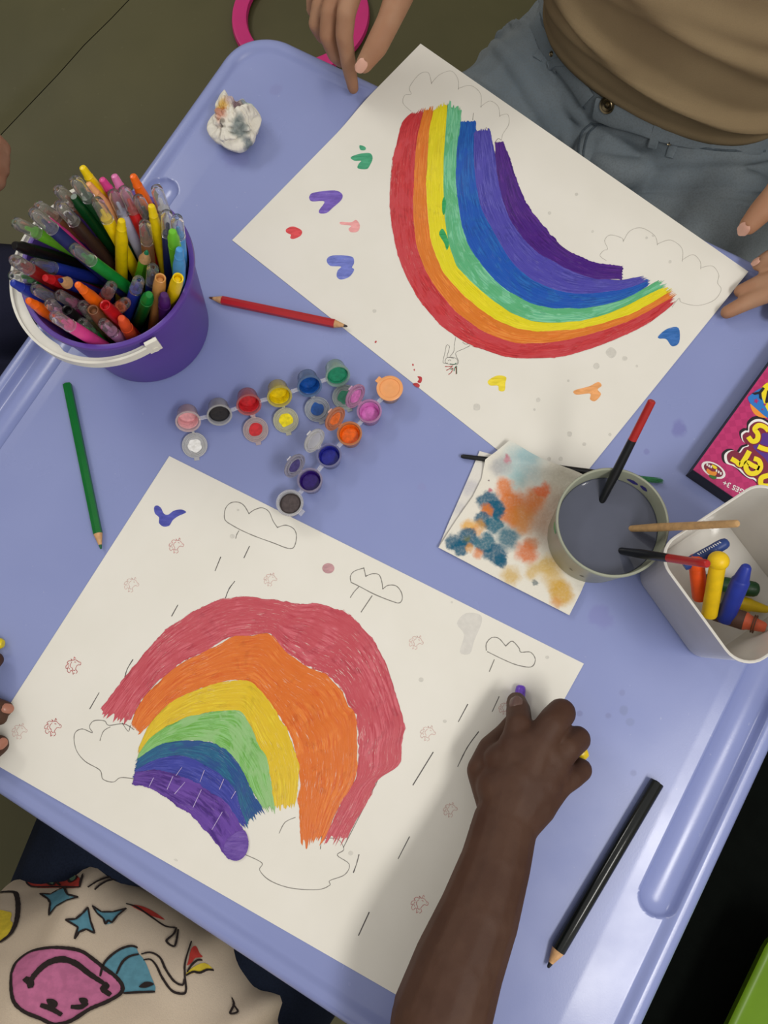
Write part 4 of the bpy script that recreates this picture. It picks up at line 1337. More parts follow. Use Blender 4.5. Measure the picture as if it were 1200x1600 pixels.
M_BLACKP = mat('black_handle', (18, 20, 24), 0.3, 0.03)
M_REDEND = mat('red_dipped_end', (170, 36, 34), 0.3, 0.08)
M_FERRULE = mat('tin_ferrule', (150, 150, 152), 0.3, 0.05, metal=1.0)
M_BRISTLE = mat('green_bristle', (60, 128, 84), 0.7, 0.3, 900)


def bristles(mb, a, b, r, n=26):
    M, L = dirM(a, b)
    for i in range(n):
        an, q = random.random() * 6.28, r * math.sqrt(random.random())
        x, y = q * math.cos(an), q * math.sin(an)
        k = 1.0 + 0.25 * random.random()
        mb.tube([M @ Vector((x * .8, y * .8, 0)), M @ Vector((x, y, L * .5)), M @ Vector((x * k, y * k, L * (0.85 + 0.15 * random.random())))], [0.0004, 0.0004, 0.0002], 4)
    return mb


# brush lying under the napkin and behind the cup
t = thing('paint_brush', 'black paint brush lying half under the napkin with green bristles behind the cup', 'paint brush', Vector((BR0.x, BR0.y, T)), 'paint brushes')
bd = (BR1 - BR0).normalized()
LB = (BR1 - BR0).length
hb = 0.0036
p_ = lambda s: Vector((BR0.x + bd.x * LB * s, BR0.y + bd.y * LB * s, T + hb))
MB().tube([p_(0), p_(0.012), p_(0.12), p_(0.45), p_(0.72), p_(0.86)], [0.0012, 0.0021, 0.0024, 0.0032, 0.0030, 0.0024], 14).build('handle', M_BLACKP, t)
MB().tube([p_(0.855), p_(0.87), p_(0.94), p_(0.955)], [0.0026, 0.0027, 0.0029, 0.0027], 14).build('ferrule', M_FERRULE, t)
bristles(MB(), p_(0.95), p_(1.085), 0.0028).build('bristles', M_BRISTLE, t)

CUPZ = 0.0036
CC = Vector((0.1657, 0.1361, T + CUPZ))
M_CUP = mat('grey_green_plastic', (152, 156, 138), 0.4, 0.05, 30)
cup = thing('water_cup', 'grey-green plastic cup of murky paint water standing on the napkin', 'cup', CC)
CH, CR1, CR0 = 0.0745, 0.0458, 0.0412
MB().lathe([(0.03, 0.0012), (0.0395, 0.0), (CR0, 0.0015), (CR1 - 0.0002, CH - 0.004), (CR1 + 0.0006, CH - 0.003), (CR1 + 0.0006, CH - 0.0006), (CR1, CH), (CR1 - 0.0014, CH), (CR1 - 0.002, CH - 0.0012), (CR0 - 0.0016, 0.003), (0.02, 0.0026)], 72, Matrix.Translation(CC)).build('body', M_CUP, cup, True, 45)
WZ = 0.055
wr = CR0 - 0.0016 + (CR1 - 0.002 - CR0 + 0.0016) * (WZ - 0.003) / (CH - 0.004) - 0.0001
MB().lathe([(CR0 - 0.0022, 0.0036), (wr, WZ + 0.0006), (wr - 0.0012, WZ), (0.02, WZ - 0.0001), (0.0003, WZ - 0.0001)], 64, Matrix.Translation(CC)).build('paint_water', mat('murky_water', (84, 88, 104), 0.06, 0.05, 30, spec=0.5), cup, True, 0)
M_SM = {'blue': mat('smear_blue', (46, 40, 130), 0.35, 0.1), 'green': mat('smear_green', (30, 140, 80), 0.35, 0.1), 'red': mat('smear_red', (196, 60, 60), 0.35, 0.1), 'teal': mat('smear_teal', (40, 130, 130), 0.35, 0.1), 'dark': mat('smear_dark', (100, 96, 84), 0.5, 0.1)}


def cup_smear(a0, a1, z0, z1, m, outer=False):
    mb = MB()
    na, nz_ = 12, 4
    for i in range(na + 1):
        for j in range(nz_ + 1):
            u, v = i / na, j / nz_
            edge = (math.sin(math.pi * u) ** 0.6)
            z = z0 + (z1 - z0) * (0.5 + (v - 0.5) * edge * (0.8 + 0.4 * random.random()))
            if outer:
                r_ = CR0 + (CR1 - CR0) * (z - 0.0015) / (CH - 0.0055) + 0.00025
            else:
                r_ = CR0 - 0.0016 + (CR1 - 0.002 - CR0 + 0.0016) * (z - 0.003) / (CH - 0.0042) - 0.00025
            a = R(a0 + (a1 - a0) * u)
            mb.v.append(CC + Vector((r_ * math.cos(a), r_ * math.sin(a), z)))
    for i in range(na):
        for j in range(nz_):
            q = (i * (nz_ + 1) + j, (i + 1) * (nz_ + 1) + j, (i + 1) * (nz_ + 1) + j + 1, i * (nz_ + 1) + j + 1)
            mb.f.append(q if outer else q[::-1])
    mb.build('paint_smear', m, cup, True, 0)


cup_smear(52, 66, 0.060, 0.066, M_SM['blue'])
cup_smear(40, 50, 0.062, 0.068, M_SM['blue'])
cup_smear(150, 175, 0.060, 0.071, M_SM['teal'])
cup_smear(176, 190, 0.056, 0.070, M_SM['green'], True)
cup_smear(-112, -84, 0.0690, 0.0715, M_SM['red'], True)
cup_smear(-118, -112, 0.03, 0.034, M_SM['dark'], True)
cup_smear(-132, -127, 0.032, 0.035, M_SM['dark'], True)


def cup_brush(label, tip_px, end_px, h_end, rad, m_handle, m_end, split):
    """brush standing in the water: tip_px is where it enters the water"""
    w = P(tip_px[0], tip_px[1], CUPZ + WZ)
    e = P(end_px[0], end_px[1], h_end)
    d = (w - e).normalized()
    # runs on below the surface down to the bottom of the cup, but stays inside the wall
    k = (w.z - (T + CUPZ + 0.008)) / -d.z
    lo = w + d * k
    off = Vector((lo.x - CC.x, lo.y - CC.y))
    if off.length > 0.030:
        off = off.normalized() * 0.030
        lo = Vector((CC.x + off.x, CC.y + off.y, lo.z))
        lo = w + (lo - w) * 0.9
    lo = w + (lo - w) * 0.62
    t = thing('paint_brush', label, 'paint brush', lo, 'paint brushes')
    pts = [w.lerp(e, s) for s in (0, 0.25, split)]
    MB().tube([lo.lerp(w, 0.55), w] + pts[1:], [rad * 0.75, rad * 0.9, rad * 1.12, rad]).build('handle', m_handle, t)
    MB().tube([w.lerp(e, s) for s in (split - 0.002, 0.9, 0.992, 1.0)], [rad * 0.98, rad * 0.92, rad * 0.9, rad * 0.7]).build('handle_end', m_end, t)
    MB().tube([lo.lerp(w, 0.28), lo.lerp(w, 0.56)], [rad * 0.75, rad * 0.85]).build('ferrule', M_FERRULE, t)
    MB().tube([lo, lo.lerp(w, 0.12), lo.lerp(w, 0.29)], [rad * 0.2, rad * 0.8, rad * 0.7]).build('bristles', mat('wet_bristle', (60, 50, 44), 0.5), t)
    return t


cup_brush('black brush with a red end leaning steeply out of the cup towards the upper painting', (942, 779), (1019, 626), 0.128, 0.0036, M_BLACKP, M_REDEND, 0.62)
M_BARE = mat('bare_wood', (190, 152, 104), 0.55, 0.12, 220)
cup_brush('bare wooden brush handle leaning from the cup over the white tub', (988, 826), (1153, 818), 0.152, 0.0031, M_BARE, M_BARE, 0.7)
cup_brush('black brush with a red end leaning from the cup into the white tub', (972, 861), (1106, 881), 0.152, 0.0034, M_BLACKP, M_REDEND, 0.58)

# ------------------------------------------------------------------ white tub with thick crayons
TC = Vector((0.268, 0.0905, T + 0.0004))
TAN = R(32.5)


def rrect(s, rc, n=8):
    out = []
    for k, (sx, sy) in enumerate(((1, 1), (-1, 1), (-1, -1), (1, -1))):
        for i in range(n + 1):
            a = math.pi / 2 * (k + i / n)
            out.append((sx * (s - rc) + rc * math.cos(a), sy * (s - rc) + rc * math.sin(a)))
    return out


def tub_mesh():
    secs = [(0.040, 0.012, 0.0), (0.0475, 0.016, 0.0008), (0.0495, 0.017, 0.004), (0.0552, 0.020, 0.096), (0.0566, 0.021, 0.098), (0.0566, 0.021, 0.1), (0.0556, 0.0205, 0.1006), (0.0546, 0.0196, 0.1), (0.0540, 0.019, 0.096), (0.0478, 0.0155, 0.005), (0.045, 0.013, 0.003), (0.03, 0.008, 0.0028)]
    M = Matrix.Translation(TC) @ Matrix.Rotation(TAN, 4, 'Z')
    mb = MB()
    n = 36
    for s, rc, z in secs:
        for x, y in rrect(s, rc):
            mb.v.append(M @ Vector((x, y, z)))
    for j in range(len(secs) - 1):
        for i in range(n):
            i2 = (i + 1) % n
            mb.f.append((j * n + i, j * n + i2, (j + 1) * n + i2, (j + 1) * n + i))
    mb.f.append(tuple(range(n - 1, -1, -1)))
    mb.f.append(tuple((len(secs) - 1) * n + i for i in range(n)))
    return mb


tub = tub_mesh().build('plastic_tub', mat('glossy_white_plastic', (216, 213, 206), 0.2, 0.03, 25), None, True, 40)
tag(tub, 'white square plastic tub holding thick crayons at the right of the table', 'tub')


def crayon(label, pa, ha, pb, hb_, r, col, kind='cone', wrap=None):
    a, b = P(pa[0], pa[1], ha), P(pb[0], pb[1], hb_)
    M, L = dirM(b, a)          # b = bottom, a = visible top end
    t = thing('thick_crayon', label, 'crayon', b, 'thick crayons in the white tub')
    m = mat('wax_%d_%d_%d' % col, col, 0.42, 0.08, 90)
    if kind == 'cone':
        MB().lathe([(r * 0.9, 0), (r, 0.0015), (r, L - 0.016), (r * 0.86, L - 0.014)], 20, M).build('stick', m, t)
        MB().lathe([(r * 0.86, L - 0.0142), (r * 0.55, L - 0.0015), (r * 0.4, L)], 20, M).build('tip', m, t)
    elif kind == 'ball':
        MB().lathe([(r * 0.9, 0), (r, 0.0015), (r, L - 0.006)], 20, M).build('stick', m, t)
        MB().sphere(M @ Vector((0.0, 0.0, L - 0.005)), (r * 1.32, r * 1.32, r * 1.2), 20, 14, M).build('knob', m, t)
    elif kind == 'round':
        MB().lathe([(r * 0.9, 0), (r, 0.0015), (r, L - 0.004), (r * 0.8, L - 0.0012), (r * 0.45, L)], 20, M).build('stick', m, t)
        MB().lathe([(r * 1.01, L - 0.012), (r * 1.03, L - 0.0115), (r * 1.03, L - 0.0065), (r * 1.01, L - 0.006)], 20, M).build('end_band', m, t)
    if wrap:
        MB().lathe([(r * 1.01, L * 0.02), (r * 1.04, L * 0.03), (r * 1.04, L * 0.58), (r * 1.01, L * 0.59)], 20, M).build('wrapper', mat('wrapper_%d' % wrap[0], wrap, 0.6, 0.1), t)
        for z in (0.74, 0.78):
            MB().lathe([(r * 1.005, L * z), (r * 1.02, L * (z + .004)), (r * 1.02, L * (z + .022)), (r * 1.005, L * (z + .026))], 20, M, False, False).build('printed_band', mat('band_brown', (92, 56, 34), 0.6), t)
    return t, M, L


def text_mesh(body, size, M, material, parent, name, extrude=0.00005, offset=0.0):
    cu = bpy.data.curves.new('txt', 'FONT')
    cu.body = body
    cu.size = size
    cu.extrude = extrude
    cu.offset = offset
    cu.align_x = 'CENTER'
    cu.align_y = 'CENTER'
    ob = bpy.data.objects.new('txt', cu)
    COL.objects.link(ob)
    dg = bpy.context.evaluated_depsgraph_get()
    me = bpy.data.meshes.new_from_object(ob.evaluated_get(dg))
    bpy.data.objects.remove(ob, do_unlink=True)
    me.transform(M)
    o = link_mesh(name, me, material, parent)
    me.polygons.foreach_set('use_smooth', [False] * len(me.polygons))
    return o


crayon('yellow crayon with a ball-shaped head leaning in the white tub', (1124, 868), 0.074, (1108, 962), 0.036, 0.0066, (236, 196, 14), 'ball')
crayon('orange crayon standing beside the ball-headed yellow one in the tub', (1087, 868), 0.058, (1094, 935), 0.030, 0.0066, (232, 84, 24), 'round')
crayon('royal blue crayon with a blunt tip leaning in the white tub', (1167, 884), 0.078, (1132, 968), 0.034, 0.0075, (30, 50, 150), 'cone')
tn, Mn, Ln = crayon('slim navy crayon with worn white printing against the tub wall', (1138, 846), 0.062, (1068, 884), 0.052, 0.0048, (40, 66, 132), 'round')
crayon('dark green crayon lying on the bottom of the white tub', (1186, 922), 0.020, (1100, 908), 0.014, 0.0068, (26, 66, 34), 'round')
crayon('yellow crayon lying at the bottom of the tub beside the green one', (1200, 953), 0.013, (1135, 936), 0.0125, 0.0062, (222, 188, 20), 'cone')
tb_, Mb_, Lb_ = crayon('orange crayon in a torn brown paper wrapper lying on top in the tub', (1197, 981), 0.046, (1116, 955), 0.030, 0.0078, (206, 92, 58), 'cone', (84, 56, 44))
vd = (CAM_P - Mn.translation).normalized()
zn = (Mn.to_3x3() @ Vector((0, 0, 1))).normalized()
up_ = (vd - zn * vd.dot(zn)).normalized()
def print_marks(t, M, L, r, z0, z1, n, hgt, mt, side):
    """worn, unreadable printing along a crayon"""
    vd = (CAM_P - M.translation).normalized()
    zn = (M.to_3x3() @ Vector((0, 0, 1))).normalized()
    up_ = (vd - zn * vd.dot(zn)).normalized()
    cr_ = zn.cross(up_)
    nrm = (up_ + cr_ * side).normalized()
    yy = nrm.cross(zn)
    mb = MB()
    for i in range(n):
        o_ = M @ Vector((0, 0, L * (z0 + (z1 - z0) * (i + 0.5) / n))) + nrm * r
        B = Matrix(((zn.x, yy.x, nrm.x, o_.x), (zn.y, yy.y, nrm.y, o_.y), (zn.z, yy.z, nrm.z, o_.z), (0, 0, 0, 1))) @ Matrix.Rotation(R(random.choice((-24, 0, 20, 12))), 4, 'Z')
        mb.box(hgt * 0.34, hgt * (0.7 + 0.4 * random.random()), 0.0003, B)
    mb.build('printing', mt, t, False)


print_marks(tn, Mn, Ln, 0.0049, 0.34, 0.86, 11, 0.0024, mat('white_print', (226, 226, 230), 0.5), -0.6)
print_marks(tb_, Mb_, Lb_, 0.0082, 0.16, 0.42, 4, 0.0034, mat('orange_print', (196, 110, 80), 0.5), -0.2)

# ------------------------------------------------------------------ magenta crayon carton
def carton():
    hz = 0.021
    a = P(1083, 734, hz)
    e1 = P(1200, 572, hz) - a
    e1.z = 0
    e1.normalize()
    e2 = Vector((e1.y, -e1.x, 0))
    W1, W2 = 0.17, 0.12
    M = Matrix(((e1.x, e2.x, 0, a.x), (e1.y, e2.y, 0, a.y), (0, 0, 1, T + 0.0004), (0, 0, 0, 1)))
    t = thing('crayon_carton', 'magenta crayon carton with yellow lettering at the right edge of the table', 'carton', Vector((a.x, a.y, T)))

    def magenta():
        k = NT('magenta_card')
        tc = k.n('ShaderNodeTexCoord').outputs['Object']
        rot = k.n('ShaderNodeMapping')
        rot.inputs['Rotation'].default_value = (0, 0, -math.atan2(e1.y, e1.x) + R(45))
        k.link(tc, rot.inputs['Vector'])
        ch = k.n('ShaderNodeTexChecker')
        ch.inputs['Scale'].default_value = 170
        ch.inputs[1].default_value = lin((192, 44, 110))
        ch.inputs[2].default_value = lin((180, 36, 102))
        k.link(rot.outputs[0], ch.inputs['Vector'])
        k.link(ch.outputs[0], k.b.inputs['Base Color'])
        k.b.inputs['Roughness'].default_value = 0.35
        return k.m
    m = magenta()
    MB().box(W1, W2, hz - 0.0012, M @ Matrix.Translation((W1 / 2, W2 / 2, (hz - 0.0012) / 2))).build('box', mat('black_card', (34, 32, 28), 0.5, 0.05), t, False)
    MB().box(W1, W2, 0.0012, M @ Matrix.Translation((W1 / 2, W2 / 2, hz - 0.0006))).build('top_panel', m, t, False)

    yel, mar, wht, blk, vio, blu, org, grn = (mat('print_' + n, c, 0.4, 0.02) for n, c in (('yellow', (244, 222, 30)), ('maroon', (128, 34, 60)), ('white', (240, 238, 236)), ('black', (28, 18, 30)), ('violet', (84, 44, 140)), ('blue', (40, 120, 200)), ('orange', (240, 150, 50)), ('green', (60, 120, 50))))

    def flat(name, pxs, mt, dz, sm=True):
        pts = [P(x, y, hz) for x, y in pxs]
        if sm:
            pts = catmull(pts, 4, True)
        MB().prism(pts, T + hz + 0.0003, T + hz + 0.0006 + dz).build(name, mt, t, False)
    cb = lambda pts: crop(1060, 560, 6.667, pts)
    # lettering cluster: black shadow, white outline, maroon, violet, yellow letters
    outl = [(475, 1010), (520, 965), (575, 960), (620, 985), (665, 930), (722, 905), (665, 860), (650, 790), (690, 755), (722, 752), (730, 690), (790, 640), (870, 640), (960, 690), (1060, 700), (1150, 800), (1150, 1400), (900, 1370), (850, 1340), (790, 1270), (720, 1245), (655, 1190), (620, 1155), (560, 1120), (490, 1090)]
    big = [(x + (x - 850) * 0.05 - 8, y + (y - 1000) * 0.05 - 14) for x, y in outl]
    flat('title_shadow', cb(big), blk, 0.0000)
    flat('title_outline', cb(outl), wht, 0.0001)
    flat('title_ground', cb([(x + (875 - x) * 0.07, y + (1010 - y) * 0.07) for x, y in outl]), mar, 0.0002)
    flat('title_ground', cb([(780, 900), (880, 780), (1000, 830), (1100, 900), (1130, 1200), (1000, 1200), (900, 1050), (800, 960)]), vio, 0.00028)
    # fat letters, upside down from here
    def stroke(name, line, wpx, mt, dz):
        pts = catmull([P(x, y, hz) for x, y in cb(line)], 5)
        w = wpx / 6.667 * 0.00056 / 2
        L_, R_ = [], []
        n = len(pts)
        for i, p in enumerate(pts):
            d_ = (pts[min(i + 1, n - 1)] - pts[max(i - 1, 0)])
            d_.z = 0
            d_.normalize()
            q = Vector((-d_.y, d_.x, 0))
            L_.append(p + q * w)
            R_.append(p - q * w)
        d0, d1 = (pts[0] - pts[1]).normalized(), (pts[-1] - pts[-2]).normalized()
        poly = L_ + [pts[-1] + d1 * w * 0.6] + R_[::-1] + [pts[0] + d0 * w * 0.6]
        mb = MB()
        for i in range(n - 1):
            mb.prism([L_[i], L_[i + 1], R_[i + 1], R_[i]][::-1], T + hz + 0.0003, T + hz + 0.0006 + dz)
        mb.build(name, mt, t, False)
    for ln in ([(722, 820), (765, 868), (815, 852), (822, 792), (790, 742), (830, 702), (890, 716), (935, 760)], [(735, 968), (695, 1040), (640, 1112), (600, 1080), (545, 1048)], [(838, 1150), (770, 1120), (712, 1090), (700, 1150), (740, 1200), (805, 1195), (850, 1140), (835, 1070), (780, 1045)],
               [(935, 1220), (860, 1250), (860, 1320), (940, 1330), (990, 1280)], [(825, 920), (870, 940), (940, 955), (985, 930)]):
        stroke('title_letter', ln, 82, mar, 0.0004)
        stroke('title_letter', ln, 54, yel, 0.0006)
    for w, s, dz, mt in ((0, 1.0, 0.0, wht), (1, .8, 0.0001, mar)):
        c0 = (363, 1165)
        pts = []
        for i in range(20):
            a_ = 2 * math.pi * i / 20
            x, y = 138 * s * math.cos(a_), 72 * s * math.sin(a_)
            r_ = R(29)
            pts.append((c0[0] + x * math.cos(r_) - y * math.sin(r_), c0[1] + x * math.sin(r_) + y * math.cos(r_)))
        flat('oval_badge', cb(pts), mt, dz, False)
    flat('badge_fruit', cb([(300, 1150), (345, 1180), (395, 1185), (380, 1225), (320, 1210), (290, 1180)]), org, .0003)
    flat('badge_leaf', cb([(315, 1215), (350, 1222), (395, 1240), (370, 1262), (325, 1240)]), grn, .0003)
    for i, (x_, y_) in enumerate(((298, 1108), (318, 1122), (340, 1132), (395, 1170), (418, 1185), (440, 1200))):
        flat('badge_print', cb([(x_ - 7, y_ - 14), (x_ + 8, y_ - 9), (x_ + 4, y_ + 16), (x_ - 11, y_ + 10)]), wht, .0003, False)
    flat('badge_fruit', cb([(345, 1110), (385, 1125), (400, 1150), (365, 1150)]), yel, .0003)
    text_mesh('AGES 3+', 0.0068, Matrix.Translation(P(1150, 763, hz + 0.0007)) @ Matrix.Rotation(R(151), 4, 'Z'), wht, t, 'lettering', 0.00008, 0.0001)
    # blue tag with yellow patch
    flat('tag_orange', cb([(745, 480), (800, 470), (900, 560), (930, 615), (850, 615), (780, 570)]), org, .0001)
    flat('tag_blue', cb([(722, 420), (740, 390), (850, 315), (960, 300), (1100, 420), (1050, 640), (930, 625), (800, 520), (745, 470)]), blu, .0002)
    flat('tag_yellow', cb([(858, 325), (940, 250), (1080, 260), (1120, 420), (1000, 600), (940, 570), (880, 450)]), yel, .0003)
    text_mesh('AY', 0.015, Matrix.Translation(P(1196, 617, hz + 0.0012)) @ Matrix.Rotation(R(140), 4, 'Z'), blk, t, 'lettering', 0.00008, 0.0004)
    for (sx, sy, s) in ((805, 447, 30), (897, 483, 18), (872, 535, 12)):
        pts = [(sx + s * (1 if i % 2 == 0 else .45) * math.cos(i * math.pi / 5), sy + s * (1 if i % 2 == 0 else .45) * math.sin(i * math.pi / 5)) for i in range(10)]
        flat('star', cb(pts), mat('print_magenta', (176, 40, 110), 0.4), .0005, False)


carton()

# ------------------------------------------------------------------ crumpled tissue
def tissue():
    c = P(364, 186, 0.018)
    pc = lambda x, y: P(300 + x / 9.23, 120 + y / 9.23, 0.02)
    bm = bmesh.new()
    bmesh.ops.create_icosphere(bm, subdivisions=6, radius=1.0)
    outline = [(455, 135), (530, 270), (640, 325), (800, 335), (930, 440), (995, 570), (960, 690), (915, 760), (905, 830), (800, 960), (650, 1035), (400, 930), (225, 790), (205, 630), (330, 480), (350, 310), (390, 210)]
    oc = [(pc(x, y) - c) for x, y in outline]
    angs = sorted(((math.atan2(v.y, v.x), v.to_2d().length) for v in oc))

    def rad(a):
        n = len(angs)
        for i in range(n):
            a0, r0 = angs[i]
            a1, r1 = angs[(i + 1) % n]
            if i == n - 1:
                a1 += 2 * math.pi
            aa = a if a >= a0 else a + 2 * math.pi
            if a0 <= aa <= a1:
                t = (aa - a0) / (a1 - a0)
                return r0 + (r1 - r0) * t
        return angs[0][1]
    dirs = [Vector((random.gauss(0, 1), random.gauss(0, 1), abs(random.gauss(0, .8)))).normalized() for _ in range(34)]
    offs = [0.80 + 0.17 * random.random() for _ in dirs]
    mb = MB()
    mb.uv = []
    for v in bm.verts:
        d = v.co.normalized()
        # faceted crumple: intersection of planes plus ridged folds
        k = 1.0
        for dd, of in zip(dirs, offs):
            q = d.dot(dd)
            if q > 0.05:
                k = min(k, of / q)
        fold = abs(vnoise(d.x * 3.1 + 7, d.y * 3.1 + d.z * 2.3 + 3, 21) - 0.5)
        fold2 = abs(vnoise(d.x * 6.5 + 1, d.y * 6.5 - d.z * 5 + 9, 22) - 0.5)
        k *= 0.80 + 0.55 * min(fold, 0.36) + 0.22 * min(fold2, 0.3)
        rr = rad(math.atan2(d.y, d.x))
        hxy = math.hypot(d.x, d.y)
        kk = k if d.z > 0.25 else k + (1.0 - k) * sstep(0.25, -0.1, d.z)
        p = Vector((d.x * rr * kk, d.y * rr * kk, 0.0195 * d.z * (k ** 1.6) * 1.15))
        if p.z < -0.0165:
            p.z = -0.0165
        mb.v.append(c + p)
        mb.uv.append((p.x + c.x, p.y + c.y))
    zmin = min(p.z for p in mb.v)
    for p in mb.v:
        p.z += T + 0.0004 - zmin
    idx = {v: i for i, v in enumerate(bm.verts)}
    mb.f = [tuple(idx[v] for v in f.verts) for f in bm.faces]
    bm.free()
    q = lambda x, y: (pc(x, y).x, pc(x, y).y)
    m = stain_mat('stained_tissue', (230, 226, 214), [(*q(455, 480), 0.0127, (214, 166, 20), .85, .7), (*q(430, 600), 0.0102, (186, 96, 44), .75, .7), (*q(450, 690), 0.0085, (214, 160, 140), .6, .8), (*q(620, 410), 0.0119, (178, 150, 164), .7, .8),
                                                       (*q(720, 430), 0.0068, (70, 62, 92), .8, .6), (*q(690, 520), 0.0076, (92, 44, 72), .85, .6), (*q(810, 380), 0.0102, (150, 190, 194), .6, .8), (*q(720, 800), 0.0119, (60, 92, 100), .75, .6), (*q(480, 750), 0.004, (80, 70, 60), .7, .6), (*q(810, 950), 0.0085, (40, 80, 100), .75, .6), (*q(850, 580), 0.003, (110, 96, 90), .6, .6)])
    o = mb.build('crumpled_tissue', m, None, True, 28)
    tag(o, 'crumpled white tissue stained with yellow and purple paint near the table corner', 'tissue')


tissue()

# ------------------------------------------------------------------ things on the floor
def hoop():
    c = P(470, 28, -T + 0.006)
    rr = (P(363, 28, -T + 0.006) - c).length
    ri = (P(388, 28, -T + 0.006) - c).length
    m = mat('pink_plastic', (206, 44, 122), 0.35, 0.04, 20)
    n = 96
    prof = [(ri, 0.004), (ri + 0.002, 0.011), (ri + 0.006, 0.012), ((rr + ri) / 2, 0.010), (rr - 0.007, 0.012), (rr - 0.002, 0.011), (rr, 0.004), (rr - 0.003, 0.0006), (ri + 0.003, 0.0006), (ri, 0.004)]
    mb = MB().lathe(prof, n, Matrix.Translation((c.x, c.y, 0.004)), False, False)
    o = mb.build('plastic_hoop', m, None, True, 50)
    tag(o, 'bright pink plastic hoop lying on the floor beyond the table', 'hoop')


hoop()


def black_sheet():  # flat black sheet laid over the floor right of the table
    pts = [P(x, y, -T + 0.01) for x, y in [(1010, 900), (1500, 900), (1500, 1900), (700, 1900)]]
    mb = MB().prism([Vector((0.27, -0.02, 0)), Vector((1.1, 0.35, 0)), Vector((1.1, -1.1, 0)), Vector((-0.12, -0.72, 0))], 0.0075, 0.0125)
    o = mb.build('floor_sheet', mat('matte_black', (12, 15, 13), 0.9, 0.1, 40, 0.2, 300, spec=0.05), None, False)
    tag(o, 'flat black sheet on the floor beside the right edge of the table', 'mat')


black_sheet()


def green_stool():
    m = mat('lime_plastic', (104, 142, 20), 0.4, 0.05, 20)
    h = -0.385
    a, b = P(1202, 1470, h), P(1137, 1606, h)
    d = (b - a).normalized()
    n = Vector((-d.y, d.x, 0))
    if n.x < 0:
        n = -n
    W = 0.34
    ctr = a + d * 0.135 + n * W / 2
    t = thing('kids_stool', 'low lime green plastic stool at the lower right corner', 'stool', Vector((ctr.x, ctr.y, 0.013)))
    z = T + h
    M = Matrix(((d.x, n.x, 0, ctr.x), (d.y, n.y, 0, ctr.y), (0, 0, 1, 0), (0, 0, 0, 1)))
    mb = MB()
    secs = [(0.160, 0.04, z - 0.020), (0.168, 0.045, z - 0.017), (0.170, 0.045, z - 0.003), (0.167, 0.043, z), (0.161, 0.04, z + 0.0004), (0.156, 0.035, z - 0.003), (0.06, 0.02, z - 0.005)]
    for s_, rc, zz in secs:
        for x, y in rrect(s_, rc):
            mb.v.append(M @ Vector((x, y, zz)))
    for j in range(len(secs) - 1):
        for i in range(36):
            i2 = (i + 1) % 36
            mb.f.append((j * 36 + i, j * 36 + i2, (j + 1) * 36 + i2, (j + 1) * 36 + i))
    mb.f.append(tuple(range(35, -1, -1)))
    mb.f.append(tuple(6 * 36 + i for i in range(36)))
    mb.build('seat', m, t, True, 45)
    for sx in (-1, 1):
        for sy in (-1, 1):
            MB().tube([M @ Vector((sx * 0.07, sy * 0.07, 0.013)), M @ Vector((sx * 0.07, sy * 0.07, z - 0.012))], [0.017, 0.021], 16).build('leg', m, t)


green_stool()

# ------------------------------------------------------------------ people
def skin_mat(name, col, warm):
    k = NT(name)
    tc = k.n('ShaderNodeTexCoord').outputs['Object']
    a = k.noise(tc, 30, 3)
    c = k.mix(k.remap(a.outputs[0], 0.35, 0.65, 0, 1), lin(col), lin(warm))
    k.link(c, k.b.inputs['Base Color'])
    k.b.inputs['Roughness'].default_value = 0.62
    k.b.inputs['Specular IOR Level'].default_value = 0.28
    k.b.inputs['Subsurface Weight'].default_value = 0.06
    k.b.inputs['Subsurface Radius'].default_value = (0.006, 0.002, 0.001)
    k.b.inputs['Subsurface Scale'].default_value = 0.6
    k.bump(k.noise(tc, 420, 3).outputs[0], 0.18, 0.0006)
    return k.m


def cloth_mat(name, col, col2, weave, rough=0.9, twill=False):
    k = NT(name)
    tc = k.n('ShaderNodeTexCoord').outputs['Object']
    a = k.noise(tc, 9, 3)
    b = k.noise(tc, weave, 2)
    c = k.mix(k.remap(a.outputs[0], 0.3, 0.7, 0, 1), lin(col), lin(col2))
    lo = tuple(x * 0.72 for x in lin(col)[:3]) + (1,)
    c = k.mix(k.remap(b.outputs[0], 0.42, 0.66, 0, 0.55 if twill else 0.2), c, lo)
    k.link(c, k.b.inputs['Base Color'])
    k.b.inputs['Roughness'].default_value = rough
    k.b.inputs['Specular IOR Level'].default_value = 0.15
    k.bump(b.outputs[0], 0.25, 0.0006)
    return k.m


SK_A = skin_mat('tan_skin', (172, 132, 104), (164, 120, 92))
SK_C = skin_mat('dark_brown_skin', (80, 55, 42), (72, 47, 35))
SK_D = skin_mat('light_brown_skin', (184, 138, 114), (176, 124, 98))
M_DENIM = cloth_mat('washed_denim', (124, 132, 136), (106, 118, 127), 520, twill=True)
M_NAVY = cloth_mat('navy_denim', (22, 30, 46), (28, 36, 54), 520, twill=True)
M_TEE = cloth_mat('olive_tan_jersey', (150, 131, 100), (140, 121, 92), 900)
M_CREAM = cloth_mat('cream_jersey', (222, 205, 182), (214, 196, 172), 900)
M_STITCH = mat('denim_seam', (74, 84, 92), 0.9, 0.2, 400)
M_METAL = mat('brass_metal', (120, 108, 84), 0.32, 0.1, 200, metal=1.0)
M_HAIR = mat('black_hair', (22, 18, 16), 0.6, 0.2, 200)


def to3(p, h):
    return Vector((p[0], p[1], T + h))


